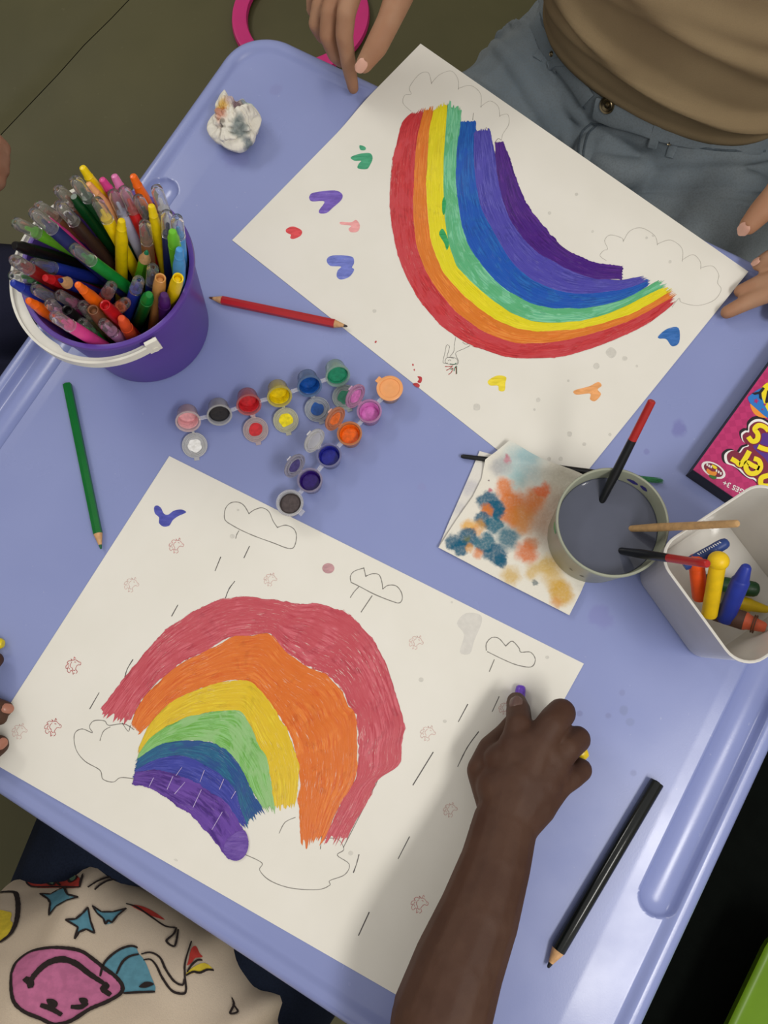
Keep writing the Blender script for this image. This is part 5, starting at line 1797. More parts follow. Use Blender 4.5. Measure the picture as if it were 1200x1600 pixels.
def loft(rings, cx_dir, cy_dir, nseg, disp=None, nv=60):
    """rings: (h, a, b, centre) -> closed loft; cx_dir/cy_dir the two horizontal axes"""
    hs = [r[0] for r in rings]
    mb = MB()

    def samp(h):
        for i in range(len(rings) - 1):
            if hs[i] <= h <= hs[i + 1] + 1e-9:
                t = (h - hs[i]) / (hs[i + 1] - hs[i])
                # Catmull style easing between rings
                p0, p1, p2, p3 = rings[max(i - 1, 0)], rings[i], rings[i + 1], rings[min(i + 2, len(rings) - 1)]
                f = lambda a, b, c, d: 0.5 * ((2 * b) + (c - a) * t + (2 * a - 5 * b + 4 * c - d) * t * t + (3 * b - a - 3 * c + d) * t ** 3)
                return f(p0[1], p1[1], p2[1], p3[1]), f(p0[2], p1[2], p2[2], p3[2]), Vector((f(p0[3][0], p1[3][0], p2[3][0], p3[3][0]), f(p0[3][1], p1[3][1], p2[3][1], p3[3][1]), 0))
        r = rings[-1]
        return r[1], r[2], Vector((r[3][0], r[3][1], 0))
    for j in range(nv + 1):
        h = hs[0] + (hs[-1] - hs[0]) * j / nv
        a, b, c = samp(h)
        for i in range(nseg):
            th = 2 * math.pi * i / nseg
            ct, st = math.cos(th), math.sin(th)
            e = 0.86
            x = math.copysign(abs(ct) ** e, ct) * a
            y = math.copysign(abs(st) ** e, st) * b
            d = disp(th, h) if disp else 0.0
            n = (cx_dir * ct + cy_dir * st)
            p = c + cx_dir * x + cy_dir * y + n * d
            mb.v.append(Vector((p.x, p.y, T + h)))
    for j in range(nv):
        for i in range(nseg):
            i2 = (i + 1) % nseg
            mb.f.append((j * nseg + i, j * nseg + i2, (j + 1) * nseg + i2, (j + 1) * nseg + i))
    mb.f.append(tuple(range(nseg - 1, -1, -1)))
    mb.f.append(tuple(nv * nseg + i for i in range(nseg)))
    # faces outward
    p0, p1, p2 = (mb.v[q] for q in mb.f[0][:3])
    cc_ = sum(mb.v[:nseg], Vector()) / nseg
    if (p1 - p0).cross(p2 - p0).dot(p0 - cc_) < 0:
        mb.f = [q[::-1] for q in mb.f]
    return mb


def head_parts(mb, c, face, up, s):
    """adds a head to the skin capsules; c = centre of the skull"""
    side = face.cross(up).normalized()
    M = Matrix(((side.x, face.x, up.x, 0), (side.y, face.y, up.y, 0), (side.z, face.z, up.z, 0), (0, 0, 0, 1)))
    mb.sphere(c + up * 0.02 * s - face * 0.008 * s, (0.074 * s, 0.092 * s, 0.088 * s), 24, 16, M)
    mb.sphere(c - up * 0.045 * s + face * 0.022 * s, (0.056 * s, 0.066 * s, 0.07 * s), 20, 14, M)
    mb.sphere(c - up * 0.095 * s + face * 0.062 * s, 0.022 * s, 12, 8)
    mb.chain([c - up * 0.005 * s + face * 0.084 * s, c - up * 0.04 * s + face * 0.102 * s], [0.009 * s, 0.014 * s])
    for k in (-1, 1):
        mb.sphere(c + side * 0.075 * s * k - up * 0.02 * s - face * 0.005 * s, (0.009 * s, 0.02 * s, 0.031 * s), 12, 8, M)
        mb.sphere(c + side * 0.036 * s * k - up * 0.045 * s + face * 0.055 * s, 0.03 * s, 12, 8)
    mb.sphere(c - up * 0.066 * s + face * 0.082 * s, (0.024 * s, 0.01 * s, 0.008 * s), 12, 8, M)


def head_extras(t, c, face, up, s, hair_len, lip):
    side = face.cross(up).normalized()
    M = Matrix(((side.x, face.x, up.x, 0), (side.y, face.y, up.y, 0), (side.z, face.z, up.z, 0), (0, 0, 0, 1)))
    for k in (-1, 1):
        e = c + side * 0.032 * s * k - up * 0.008 * s + face * 0.077 * s
        eye = MB().sphere(e, 0.0125 * s, 14, 10).build('eye', mat('eye_white', (232, 228, 222), 0.2), t)
        MB().sphere(e + face * 0.0085 * s, 0.0058 * s, 10, 8).build('iris', mat('dark_iris', (34, 22, 16), 0.15), eye)
        MB().tube([e + up * 0.02 * s - side * 0.016 * s, e + up * 0.024 * s + face * 0.004 * s, e + up * 0.02 * s + side * 0.016 * s], [0.002 * s, 0.003 * s, 0.002 * s], 8).build('eyebrow', M_HAIR, t)
    MB().sphere(c - up * 0.066 * s + face * 0.0885 * s, (0.021 * s, 0.006 * s, 0.006 * s), 14, 8, M).build('lips', mat('lip_%d' % lip[0], lip, 0.45), t)
    mb = MB()
    mb.sphere(c + up * 0.03 * s - face * 0.016 * s, (0.084 * s, 0.096 * s, 0.089 * s), 28, 18, M)
    mb.chain([c + up * 0.02 * s - face * 0.06 * s, c - up * 0.06 * s - face * 0.075 * s, c - up * (0.06 + hair_len) * s - face * 0.08 * s], [0.07 * s, 0.06 * s, 0.035 * s])
    me = remeshed(mb, 0.004, 3)
    link_mesh('hair', me, M_HAIR, t)


def nail(t, p, nrm, along, w, l, m):
    """curved nail plate with its base towards -along"""
    z = Vector(nrm).normalized()
    y = (Vector(along) - z * Vector(along).dot(z)).normalized()
    x = y.cross(z)
    M = Matrix(((x.x, y.x, z.x, p.x), (x.y, y.y, z.y, p.y), (x.z, y.z, z.z, p.z), (0, 0, 0, 1)))
    mb = MB()
    na, nb = 8, 8
    for i in range(na + 1):
        for j in range(nb + 1):
            u, v = i / na * 2 - 1, j / nb * 2 - 1
            k = math.sqrt(max(0, 1 - abs(v) ** 3.2 * 0.75))
            mb.v.append(M @ Vector((u * w * k, v * l, 0.0015 - u * u * w * 0.36 - max(0, -v) ** 3 * 0.0008)))
    for i in range(na):
        for j in range(nb):
            mb.f.append((i * (nb + 1) + j, (i + 1) * (nb + 1) + j, (i + 1) * (nb + 1) + j + 1, i * (nb + 1) + j + 1))
    mb.build('fingernail', m, t, True, 0)


def decal(name, poly, bvh, material, parent, off=0.0006, cuts=4, smooth_poly=True, maxlen=0.006):
    """flat print: a traced outline laid onto the cloth surface"""
    pts = [Vector((x, y, 0)) for x, y in poly]
    if smooth_poly:
        pts = catmull(pts, 3, True)
    bm = bmesh.new()
    vs = [bm.verts.new(p) for p in pts]
    try:
        bm.faces.new(vs)
    except ValueError:
        return None
    bmesh.ops.triangulate(bm, faces=bm.faces[:])
    for _ in range(cuts):
        bmesh.ops.subdivide_edges(bm, edges=[e for e in bm.edges if e.calc_length() > maxlen / 0.0006], cuts=1)
        bmesh.ops.triangulate(bm, faces=bm.faces[:])
    mb = MB()
    ok = {}
    for v in bm.verts:
        loc, nrm = cast(bvh, v.co.x, v.co.y)
        if loc is not None:
            ok[v] = len(mb.v)
            mb.v.append(loc + nrm * off)
    for f in bm.faces:
        if all(v in ok for v in f.verts):
            q = [ok[v] for v in f.verts]
            a, b, c = (mb.v[i] for i in q[:3])
            if max((a - b).length, (b - c).length, (a - c).length) > 0.03:
                continue
            if (b - a).cross(c - a).dot(CAM_P - a) < 0:
                q = q[::-1]
            mb.f.append(tuple(q))
    bm.free()
    if mb.f:
        return mb.build(name, material, parent, True, 0)


def surface_line(line, bvh, n=8, sub=True):
    pts = [Vector((x, y, 0)) for x, y in line]
    if len(pts) > 2:
        pts = catmull(pts, n)
    else:
        pts, _ = resample(pts, 12)
    out = []
    for p in pts:
        loc, nrm = cast(bvh, p.x, p.y)
        if loc is not None and (not out or (loc - out[-1][0]).length < 0.05):
            out.append((loc, nrm))
    return out


def ink(name, lines, bvh, material, parent, width, off=0.0012):
    """drawn strokes printed on cloth"""
    mb = MB()
    for ln in lines:
        sl = surface_line(ln, bvh)
        if len(sl) < 2:
            continue
        k = len(sl)
        o = len(mb.v)
        for i, (p, nrm) in enumerate(sl):
            t = sl[min(i + 1, k - 1)][0] - sl[max(i - 1, 0)][0]
            s = t.cross(nrm)
            s = s.normalized() if s.length > 1e-9 else Vector((1, 0, 0))
            w = width * 0.5 * (0.5 + 0.5 * math.sin(math.pi * (i + 1) / (k + 1)) ** 0.5) * (0.9 + 0.2 * random.random())
            mb.v.append(p + nrm * off + s * w)
            mb.v.append(p + nrm * off - s * w)
        for i in range(k - 1):
            mb.f.append((o + 2 * i, o + 2 * i + 1, o + 2 * i + 3, o + 2 * i + 2))
    if mb.f:
        return mb.build(name, material, parent, False)


def band(name, line, bvh, material, parent, width, thick=0.0012):
    """sewn-on strip with thickness (waistband, belt loop, seam)"""
    sl = surface_line(line, bvh)
    if len(sl) < 2:
        return None
    mb = MB()
    k = len(sl)
    for i, (p, nrm) in enumerate(sl):
        t = (sl[min(i + 1, k - 1)][0] - sl[max(i - 1, 0)][0])
        s = t.cross(nrm).normalized()
        for w, z in ((-.5, -.6), (-.5, .7), (-.38, 1), (.38, 1), (.5, .7), (.5, -.6)):
            mb.v.append(p + s * width * w + nrm * thick * z)
    for i in range(k - 1):
        for j in range(6):
            j2 = (j + 1) % 6
            mb.f.append((i * 6 + j, i * 6 + j2, (i + 1) * 6 + j2, (i + 1) * 6 + j))
    mb.f.append(tuple(range(5, -1, -1)))
    mb.f.append(tuple((k - 1) * 6 + j for j in range(6)))
    return mb.build(name, material, parent, True, 40)


# ---- the adult in jeans at the far side
AF = Vector((-0.616, -0.788, 0))       # facing
AS = Vector((0.788, -0.616, 0))        # towards her left hand
AC = Vector((0.292, 0.690, 0))
pa = thing('person', 'person in an olive tan top and washed blue jeans leaning over the upper painting', 'person', Vector((AC.x, AC.y, 0.01)))


def adult():
    c = AC
    # jeans -------------------------------------------------
    Mx = Matrix(((AS.x, AF.x, 0, 0), (AS.y, AF.y, 0, 0), (0, 0, 1, 0), (0, 0, 0, 1)))
    hipR, kneeR = Vector((0.235, 0.765, T - 0.155)), Vector((-0.085, 0.50, T - 0.165))
    hipL, kneeL = c + AS * 0.10 + Vector((0, 0, T - 0.155)), Vector((0.23, 0.30, T - 0.165))
    ankR, ankL = Vector((-0.06, 0.56, 0.07)), Vector((0.25, 0.36, 0.07))

    def base():
        mb = MB()
        mb.sphere(Vector((c.x, c.y, T - 0.10)) - AF * 0.01, (0.180, 0.122, 0.105), 32, 20, Mx)
        mb.sphere(Vector((c.x, c.y, T - 0.05)) - AF * 0.004, (0.166, 0.112, 0.075), 32, 20, Mx)
        mb.chain([hipR, hipR.lerp(kneeR, .5), kneeR], [0.105, 0.096, 0.078])
        mb.chain([hipL, hipL.lerp(kneeL, .5), kneeL], [0.105, 0.096, 0.078])
        mb.chain([c + AF * 0.08 + Vector((0, 0, T - 0.155)), c + AF * 0.14 + Vector((0, 0, T - 0.19))], [0.1, 0.08])
        mb.chain([kneeR, kneeR.lerp(ankR, .5), ankR], [0.074, 0.062, 0.05])
        mb.chain([kneeL, kneeL.lerp(ankL, .5), ankL], [0.074, 0.062, 0.05])
        return mb
    me = remeshed(base(), 0.006, 10)
    bv = bvh_of(me)
    c5b = lambda pts: crop(680, 0, 3.75, pts)
    c3 = lambda pts: crop(700, 0, 2.4, pts)
    folds = [(c5b([(250, 190), (360, 270), (520, 430), (620, 600), (700, 790)]), .0095), (c5b([(330, 130), (420, 200), (520, 320), (620, 470), (720, 680), (770, 850)]), .0085),
             (c5b([(480, 30), (500, 180), (570, 340), (660, 520), (780, 660)]), .008), (c5b([(560, 20), (560, 180), (600, 330)]), .007), (c5b([(690, 470), (780, 600), (880, 720)]), .006),
             (c3([(560, 600), (640, 640), (760, 640), (900, 620)]), .008), (c3([(700, 620), (850, 600), (1000, 585), (1190, 590)]), .008), (c3([(720, 700), (850, 670), (1000, 660), (1190, 690)]), .009), (c3([(520, 520), (500, 580), (500, 640)]), .006)]
    mb = base()
    for ln, r_ in folds:
        sl = surface_line(ln, bv)
        if len(sl) > 2:
            n = len(sl)
            r_ *= 1.9
            pts = [p - nr * r_ * 0.15 for p, nr in sl][::2]
            rr = [r_ * (0.35 + 0.65 * math.sin(math.pi * (i + 0.5) / len(pts))) for i in range(len(pts))]
            mb.chain(pts, rr)
    bpy.data.meshes.remove(me)
    me = remeshed(mb, 0.0030, 2)
    # fine drag lines in the cloth: along the thigh on her right, across the lap on her left
    co = mesh_np(me)
    nr_ = np.empty(len(me.vertices) * 3)
    me.vertices.foreach_get('normal', nr_)
    nr_ = nr_.reshape(-1, 3)
    for i in range(len(co)):
        x, y, z = co[i]
        if z < T - 0.22 or nr_[i][2] < -0.3:
            continue
        a1, b1 = 0.53 * x - 0.85 * y, 0.85 * x + 0.53 * y
        w = sstep(0.16, 0.26, x - 0.25 * (y - 0.6))
        r1 = 1 - abs(2 * vnoise(a1 * 7 + 3, b1 * 42 + 6 * vnoise(a1 * 9, b1 * 9, 62), 61) - 1)
        r2 = 1 - abs(2 * vnoise(x * 8 + 1.3 * vnoise(x * 14, y * 14, 64), (y + 0.12 * x) * 40 + z * 30, 63) - 1)
        d = 0.0125 * (r1 ** 3) * (1 - w) + 0.0085 * (r2 ** 3) * w
        co[i] += nr_[i] * d * sstep(T - 0.035, T - 0.085, z)
    me.vertices.foreach_set('co', co.ravel())
    me.update()
    bv = bvh_of(me)
    link_mesh('jeans', me, M_DENIM, pa)
    # waistband, fly, loops, rivets, button
    band('waistband', c5b([(560, -40), (590, 120), (640, 240), (730, 350), (830, 480), (900, 590)]), bv, M_DENIM, pa, 0.020, 0.0034)
    band('waistband', [(931, 168), (960, 180), (1000, 190), (1040, 203), (1085, 212), (1130, 220), (1195, 222)], bv, M_DENIM, pa, 0.024, 0.0040)
    band('belt_loop', [(857, 104), (872, 97), (887, 96)], bv, M_DENIM, pa, 0.010, 0.004)
    band('belt_loop', [(1020, 227), (1026, 206), (1032, 186)], bv, M_DENIM, pa, 0.0105, 0.0048)
    band('seam', [(838, 62), (852, 90), (884, 118), (915, 170)], bv, M_STITCH, pa, 0.0022, 0.0014)
    band('seam', [(923, 193), (960, 197), (992, 204), (1017, 209), (1046, 221), (1117, 234), (1195, 236)], bv, M_STITCH, pa, 0.0022, 0.0014)
    band('fly_seam', [(925, 192), (911, 205), (905, 225), (904, 245)], bv, M_STITCH, pa, 0.002, 0.0014)
    band('fly_seam', [(932, 196), (919, 210), (913, 230), (911, 250)], bv, M_STITCH, pa, 0.002, 0.0014)
    band('pocket_edge', [(838, 84), (852, 92), (866, 100), (872, 108)], bv, M_DENIM, pa, 0.012, 0.0024)
    band('pocket_edge', [(1046, 246), (1052, 228), (1058, 210)], bv, M_DENIM, pa, 0.009, 0.0020)
    for (x, y, r_) in ((865, 84, 0.0032), (1047, 220, 0.0036)):
        loc, nr = cast(bv, x, y)
        if loc is not None:
            MB().lathe([(r_, -0.002), (r_, 0.0034), (r_ * 0.75, 0.0044), (r_ * 0.5, 0.0036), (r_ * 0.2, 0.0048)], 18, Matrix.Translation(loc) @ nr.to_track_quat('Z', 'Y').to_matrix().to_4x4()).build('rivet', M_METAL, pa)
    loc, nr = cast(bv, 951, 163)
    MB().lathe([(0.0085, -0.002), (0.0088, 0.0044), (0.0082, 0.0054), (0.0066, 0.0046), (0.0058, 0.0054), (0.0045, 0.005), (0.0030, 0.0044), (0.0022, 0.006), (0.0006, 0.0064)], 28, Matrix.Translation(loc) @ nr.to_track_quat('Z', 'Y').to_matrix().to_4x4()).build('button', M_METAL, pa, True, 30)
    # shoes keep the legs on the floor
    for an in (ankR, ankL):
        MB().chain([Vector((an.x + 0.01, an.y + 0.02, 0.045)), Vector((an.x - 0.05, an.y - 0.085, 0.036)), Vector((an.x - 0.075, an.y - 0.13, 0.033))], [0.037, 0.034, 0.029]).build('shoe', mat('dark_shoe', (40, 38, 38), 0.6), pa)

    # top ---------------------------------------------------
    def disp(th, h):
        d = 0.0
        # soft bunched folds that run round the body above the hem
        for k, (h0, sl, amp, wd, s0) in enumerate(((0.008, 0.018, .007, .006, 0.2), (0.024, -0.020, .008, .007, 1.3), (0.048, 0.030, .009, .009, 2.1), (0.08, -0.03, .010, .011, .4), (0.115, 0.04, .010, .012, 1.0), (0.16, -.03, .010, .014, 2.0), (0.2, .04, .01, .014, .7))):
            hh = h0 + sl * math.sin(th * 1.0 + s0 + k) + 0.012 * (vnoise(th * 1.4 + k * 3, k, 31) - .5)
            w = 0.35 + 0.65 * vnoise(th * 1.1 + k * 7, 2.0, 33)
            d += amp * w * math.exp(-((h - hh) / wd) ** 2)
        d += 0.0025 * math.exp(-((h + 0.016) / 0.005) ** 2)
        d += 0.006 * (vnoise(th * 1.8, h * 14, 35) - .5)
        return d
    rings = [(-0.024, 0.152, 0.101, c), (0.0, 0.157, 0.105, c), (0.05, 0.161, 0.108, c), (0.12, 0.160, 0.108, c + AF * 0.004), (0.22, 0.162, 0.108, c + AF * 0.010), (0.32, 0.178, 0.106, c + AF * 0.018), (0.38, 0.178, 0.094, c + AF * 0.02), (0.42, 0.12, 0.075, c + AF * 0.018), (0.435, 0.075, 0.062, c + AF * 0.016)]
    top = loft(rings, AS, AF, 120, disp, 120).build('tshirt', M_TEE, pa, True, 0)
    # skin --------------------------------------------------
    shR, shL = c - AS * 0.165 + AF * 0.015 + Vector((0, 0, T + 0.365)), c + AS * 0.165 + AF * 0.015 + Vector((0, 0, T + 0.365))
    elR, elL = Vector((0.07, 0.87, T + 0.145)), Vector((0.585, 0.50, T + 0.13))
    wrR, wrL = P(655, -75, 0.108), P(1335, 350, 0.068)
    mb = MB()
    mb.chain([Vector((c.x, c.y, T - 0.02)), c + AF * 0.01 + Vector((0, 0, T + 0.2)), c + AF * 0.018 + Vector((0, 0, T + 0.34)), c + AF * 0.02 + Vector((0, 0, T + 0.42)), c + AF * 0.05 + Vector((0, 0, T + 0.50))], [0.09, 0.085, 0.075, 0.052, 0.047])
    mb.chain([shR, c + AF * 0.018 + Vector((0, 0, T + 0.36)), shL], [0.042, 0.06, 0.042])
    mb.chain([shR, shR.lerp(elR, .5), elR, elR.lerp(wrR, .35), wrR], [0.043, 0.041, 0.035, 0.036, 0.024])
    mb.chain([shL, shL.lerp(elL, .5), elL, elL.lerp(wrL, .35), wrL], [0.043, 0.041, 0.035, 0.036, 0.024])
    hc = c + AF * 0.075 + Vector((0, 0, T + 0.60))
    fdir = (AF + Vector((0, 0, -0.35))).normalized()
    upd = (Vector((0, 0, 1)) + AF * 0.35).normalized()
    head_parts(mb, hc, fdir, upd, 1.05)
    Q = lambda x, y, h: P(x, y, h)
    # right hand: forefinger on the table, thumb above it
    mcp = [(Q(556, -34, .100), .0115), (Q(538, -40, .096), .0115), (Q(522, -42, .088), .0105), (Q(508, -38, .078), .0095)]
    for p, r_ in mcp:
        mb.chain([wrR, wrR.lerp(p, .5), p], [0.021, 0.0165, r_])
    mb.chain([mcp[0][0], mcp[1][0], mcp[2][0], mcp[3][0]], [.0115, .0115, .0105, .0095])
    mb.chain([mcp[0][0], Q(541, 20, .089), Q(538, 56, .072), Q(545, 104, .040), Q(552, 138, .0105)], [.0112, .0096, .0090, .0076, .0060])
    mb.chain([mcp[1][0], Q(516, 18, .078), Q(512, 56, .060), Q(523, 86, .036), Q(532, 96, .022)], [.0112, .0094, .0088, .0074, .0062])
    mb.chain([mcp[2][0], Q(500, 8, .070), Q(494, 38, .056), Q(504, 58, .038)], [.0102, .0086, .0080, .0066])
    mb.chain([mcp[3][0], Q(489, -6, .062), Q(488, 16, .050)], [.0092, .0074, .0064])
    th = [Q(640, -50, .106), Q(622, -2, .100), Q(607, 34, .093), Q(588, 72, .082), Q(569, 100, .072)]
    mb.chain([wrR, th[0]], [.020, .0165])
    mb.chain(th, [.0165, .0135, .0116, .0112, .0084])
    # left hand pinching the corner of the sheet
    m2 = [(Q(1262, 385, .052), .0115), (Q(1268, 408, .048), .0115), (Q(1268, 428, .043), .0105), (Q(1262, 448, .036), .0095)]
    for p, r_ in m2:
        mb.chain([wrL, wrL.lerp(p, .5), p], [0.021, 0.0165, r_])
    mb.chain([q[0] for q in m2], [q[1] for q in m2])
    mb.chain([m2[0][0], Q(1228, 396, .040), Q(1202, 404, .030), Q(1186, 413, .0225)], [.011, .0093, .0085, .0068])
    mb.chain([m2[1][0], Q(1222, 432, .032), Q(1185, 444, .019), Q(1157, 455, .0115)], [.011, .0093, .0085, .0066])
    mb.chain([m2[2][0], Q(1215, 453, .027), Q(1172, 470, .0155), Q(1136, 488, .0095)], [.0104, .009, .0083, .0066])
    mb.chain([m2[3][0], Q(1235, 475, .022), Q(1212, 492, .012)], [.009, .0078, .006])
    t2 = [Q(1290, 330, .066), Q(1240, 268, .066), Q(1212, 304, .060), Q(1188, 332, .053), Q(1170, 352, .047)]
    mb.chain([wrL, t2[0]], [.020, .017])
    mb.chain(t2, [.017, .0135, .0118, .0114, .0090])
    me = remeshed(mb, 0.0021, 6)
    bs = bvh_of(me)
    body = link_mesh('body', me, SK_A, pa)
    head_extras(pa, hc, fdir, upd, 1.05, 0.10, (150, 84, 74))
    m_n = mat('pale_nail', (214, 166, 146), 0.25, 0.04)
    for (x, y, x2, y2, w, l) in ((564, 103, 553, 117, .0052, .0066), (1161, 359, 1148, 373, .0056, .0072), (1181, 409, 1172, 414, .0036, .0048)):
        loc, nr = cast(bs, x, y)
        if loc is not None:
            al = P(x2, y2, loc.z - T - 0.006) - loc
            nail(pa, loc, nr, al, w, l, m_n)
    # sleeves
    for a_, b_ in ((shR, elR), (shL, elL)):
        MB().tube([a_ + (a_ - b_) * 0.1, a_.lerp(b_, .2), a_.lerp(b_, .55), a_.lerp(b_, .56)], [0.055, 0.058, 0.056, 0.046], 28).build('sleeve', M_TEE, pa)


adult()
# belly of the top is nudged forward by the lofted rings; hem sits over the waistband

# ---- the child at the near side
CF = TV.copy()
CS = TU.copy()
CCN = TU * -0.078 + TV * -0.418
pc_ = thing('person', 'person in a cream printed shirt drawing on the lower painting with the right hand', 'person', Vector((CCN.x, CCN.y, 0.01)))


def child():
    c = CCN
    uvp = lambda u, v, h: TU * u + TV * v + Vector((0, 0, T + h))
    hipL, kneeL = uvp(-0.175, -0.42, -0.165), uvp(-0.245, -0.07, -0.15)
    hipR, kneeR = uvp(0.0, -0.42, -0.165), uvp(0.035, -0.07, -0.15)
    anL, anR = uvp(-0.23, -0.14, 0.065 - T), uvp(0.03, -0.14, 0.065 - T)
    mb = MB()
    Mx = Matrix(((CS.x, CF.x, 0, 0), (CS.y, CF.y, 0, 0), (0, 0, 1, 0), (0, 0, 0, 1)))
    mb.sphere(Vector((c.x, c.y, T - 0.16)), (0.155, 0.11, 0.085), 28, 18, Mx)
    for h_, k_, a_ in ((hipL, kneeL, anL), (hipR, kneeR, anR)):
        mb.chain([h_, h_.lerp(k_, .5), k_], [0.082, 0.078, 0.062])
        mb.chain([k_, k_.lerp(a_, .5), a_], [0.060, 0.052, 0.044])
    link_mesh('jeans', remeshed(mb, 0.006, 6), M_NAVY, pc_)
    for an in (anL, anR):
        MB().chain([Vector((an.x, an.y, 0.042)), Vector((an.x, an.y, 0.036)) + CF * 0.09, Vector((an.x, an.y, 0.032)) + CF * 0.125], [0.034, 0.031, 0.026]).build('shoe', mat('white_shoe', (206, 204, 200), 0.6), pc_)

    def disp(th, h):
        d = 0.008 * (vnoise(th * 1.6 + 4, h * 9 + 2, 41) - .5)
        # drapes running down from chest to hem
        for k, (t0, sk, amp, wd) in enumerate(((1.05, 1.6, .016, .08), (0.62, 1.2, .022, .10), (0.2, 0.8, .022, .10), (1.45, .5, .010, .10), (2.1, -.8, .016, .11), (-0.25, .4, .014, .12), (2.7, -.6, .012, .12))):
            tt = t0 + sk * (h + 0.05)
            dd = (th - tt + math.pi) % (2 * math.pi) - math.pi
            d += amp * sstep(0.12, -0.10, h) * math.exp(-(dd / wd) ** 2)
        d += 0.0022 * math.exp(-((h + 0.125) / 0.004) ** 2)
        return d
    o = lambda v: CCN + CF * v
    rings = [(-0.132, 0.170, 0.118, o(0.0)), (-0.10, 0.172, 0.124, o(0.0)), (-0.05, 0.164, 0.120, o(-0.006)), (0.0, 0.150, 0.110, o(-0.022)), (0.06, 0.138, 0.098, o(-0.045)), (0.13, 0.136, 0.09, o(-0.07)), (0.19, 0.128, 0.078, o(-0.085)), (0.225, 0.09, 0.06, o(-0.09)), (0.236, 0.055, 0.045, o(-0.09))]
    lf = loft(rings, CS, CF, 150, disp, 110)
    bvs = BVHTree.FromPolygons(lf.v, lf.f)
    lf.build('tshirt', M_CREAM, pc_, True, 0)
    # skin --------------------------------------------------
    Q = lambda x, y, h: P(x, y, h)
    shR, shL = uvp(0.035, -0.495, 0.165), uvp(-0.215, -0.495, 0.165)
    elR, elL = Vector((0.004, -0.345, T + 0.084)), Vector((-0.50, -0.17, T + 0.075))
    wrR, wrL = Q(789, 1288, .048), Q(-78, 1190, .036)
    mb = MB()
    spine = [o(-0.03) + Vector((0, 0, T - 0.1)), o(-0.07) + Vector((0, 0, T + 0.1)), o(-0.088) + Vector((0, 0, T + 0.19)), o(-0.085) + Vector((0, 0, T + 0.25)), o(-0.075) + Vector((0, 0, T + 0.29))]
    mb.chain(spine, [0.075, 0.066, 0.052, 0.038, 0.036])
    mb.chain([shR, spine[2], shL], [0.034, 0.05, 0.034])
    mb.chain([shR, shR.lerp(elR, .5), elR], [0.036, 0.037, 0.037])
    mb.chain([elR, Q(690, 1590, .076), Q(716, 1510, .072), Q(748, 1430, .066), Q(774, 1350, .057), wrR], [0.038, 0.0370, 0.0342, 0.0310, 0.0276, 0.0260])
    mb.chain([shL, shL.lerp(elL, .5), elL, elL.lerp(wrL, .4), wrL], [0.036, 0.035, 0.031, 0.031, 0.021])
    hc = o(-0.055) + Vector((0, 0, T + 0.375))
    fdir = (CF + Vector((0, 0, -0.5))).normalized()
    upd = (Vector((0, 0, 1)) + CF * 0.5).normalized()
    head_parts(mb, hc, fdir, upd, 0.92)
    # right hand, seen from the back: forefinger stretched, the others folded under
    mI, mM, mR, mP = Q(806, 1166, .046), Q(842, 1162, .050), Q(866, 1190, .047), Q(870, 1226, .041)
    for p, r_ in ((mI, .0150), (mM, .0150), (mR, .0138), (mP, .0125)):
        mb.chain([wrR, wrR.lerp(p, .55), p], [.0245, .0195, r_])
    mb.chain([mI, mM, mR, mP], [.0145, .0145, .0132, .0118])
    mb.chain([Q(782, 1230, .045), Q(812, 1215, .049), Q(846, 1222, .046)], [.020, .0205, .0185])
    mb.chain([Q(786, 1190, .042), Q(825, 1190, .048), Q(852, 1208, .046)], [.0165, .0180, .0165])
    mb.chain([mI, Q(811, 1132, .043), Q(810, 1110, .029), Q(807, 1097, .0150)], [.0135, .0112, .0104, .0088])
    mb.chain([mM, Q(862, 1131, .0515), Q(877, 1114, .044), Q(862, 1122, .022), Q(845, 1142, .016)], [.0140, .0126, .0122, .0102, .0092])
    mb.chain([mR, Q(886, 1168, .046), Q(902, 1155, .037), Q(888, 1162, .019), Q(868, 1180, .0145)], [.0130, .0118, .0112, .0096, .0088])
    mb.chain([mP, Q(892, 1214, .037), Q(907, 1203, .029), Q(896, 1208, .0145), Q(876, 1220, .0125)], [.0116, .0104, .0098, .0086, .0080])
    # thumb runs along the left side of the palm and slips under the forefinger
    th = [Q(785, 1262, .036), Q(757, 1205, .030), Q(768, 1172, .025), Q(790, 1150, .0175), Q(803, 1130, .0135)]
    mb.chain([wrR, th[0]], [.024, .021])
    mb.chain(th, [.0205, .0150, .0122, .0108, .0090])
    # left hand holding the corner of the sheet
    pl = Q(-62, 1150, .028)
    mb.chain([wrL, pl], [.021, .020])
    for ln, rr in (([pl, Q(-52, 1090, .030), Q(-26, 1048, .020), Q(-6, 1031, .0105)], [.016, .0098, .0088, .0068]), ([pl, Q(-45, 1106, .026), Q(-14, 1102, .0155), Q(9, 1107, .0085)], [.016, .0096, .0085, .0066]),
                   ([pl, Q(-45, 1124, .024), Q(-18, 1120, .0145), Q(0, 1122, .0085)], [.015, .0092, .0082, .0066]), ([pl, Q(-60, 1185, .026), Q(-28, 1182, .0205), Q(-2, 1164, .0135)], [.016, .0122, .0108, .0088]), ([pl, Q(-52, 1136, .022), Q(-36, 1136, .014)], [.014, .0085, .007])):
        mb.chain(ln, rr)
    me = remeshed(mb, 0.0018, 4)
    bs = bvh_of(me)
    link_mesh('body', me, SK_C, pc_)
    head_extras(pc_, hc, fdir, upd, 0.92, 0.02, (96, 56, 50))
    loc, nr = cast(bs, 806, 1097)
    if loc is not None:
        nail(pc_, loc, (nr + Vector((0, 0, .3))).normalized(), P(806, 1070, loc.z - T) - loc, .0056, .0058, mat('brown_nail', (104, 82, 76), 0.25, 0.04))
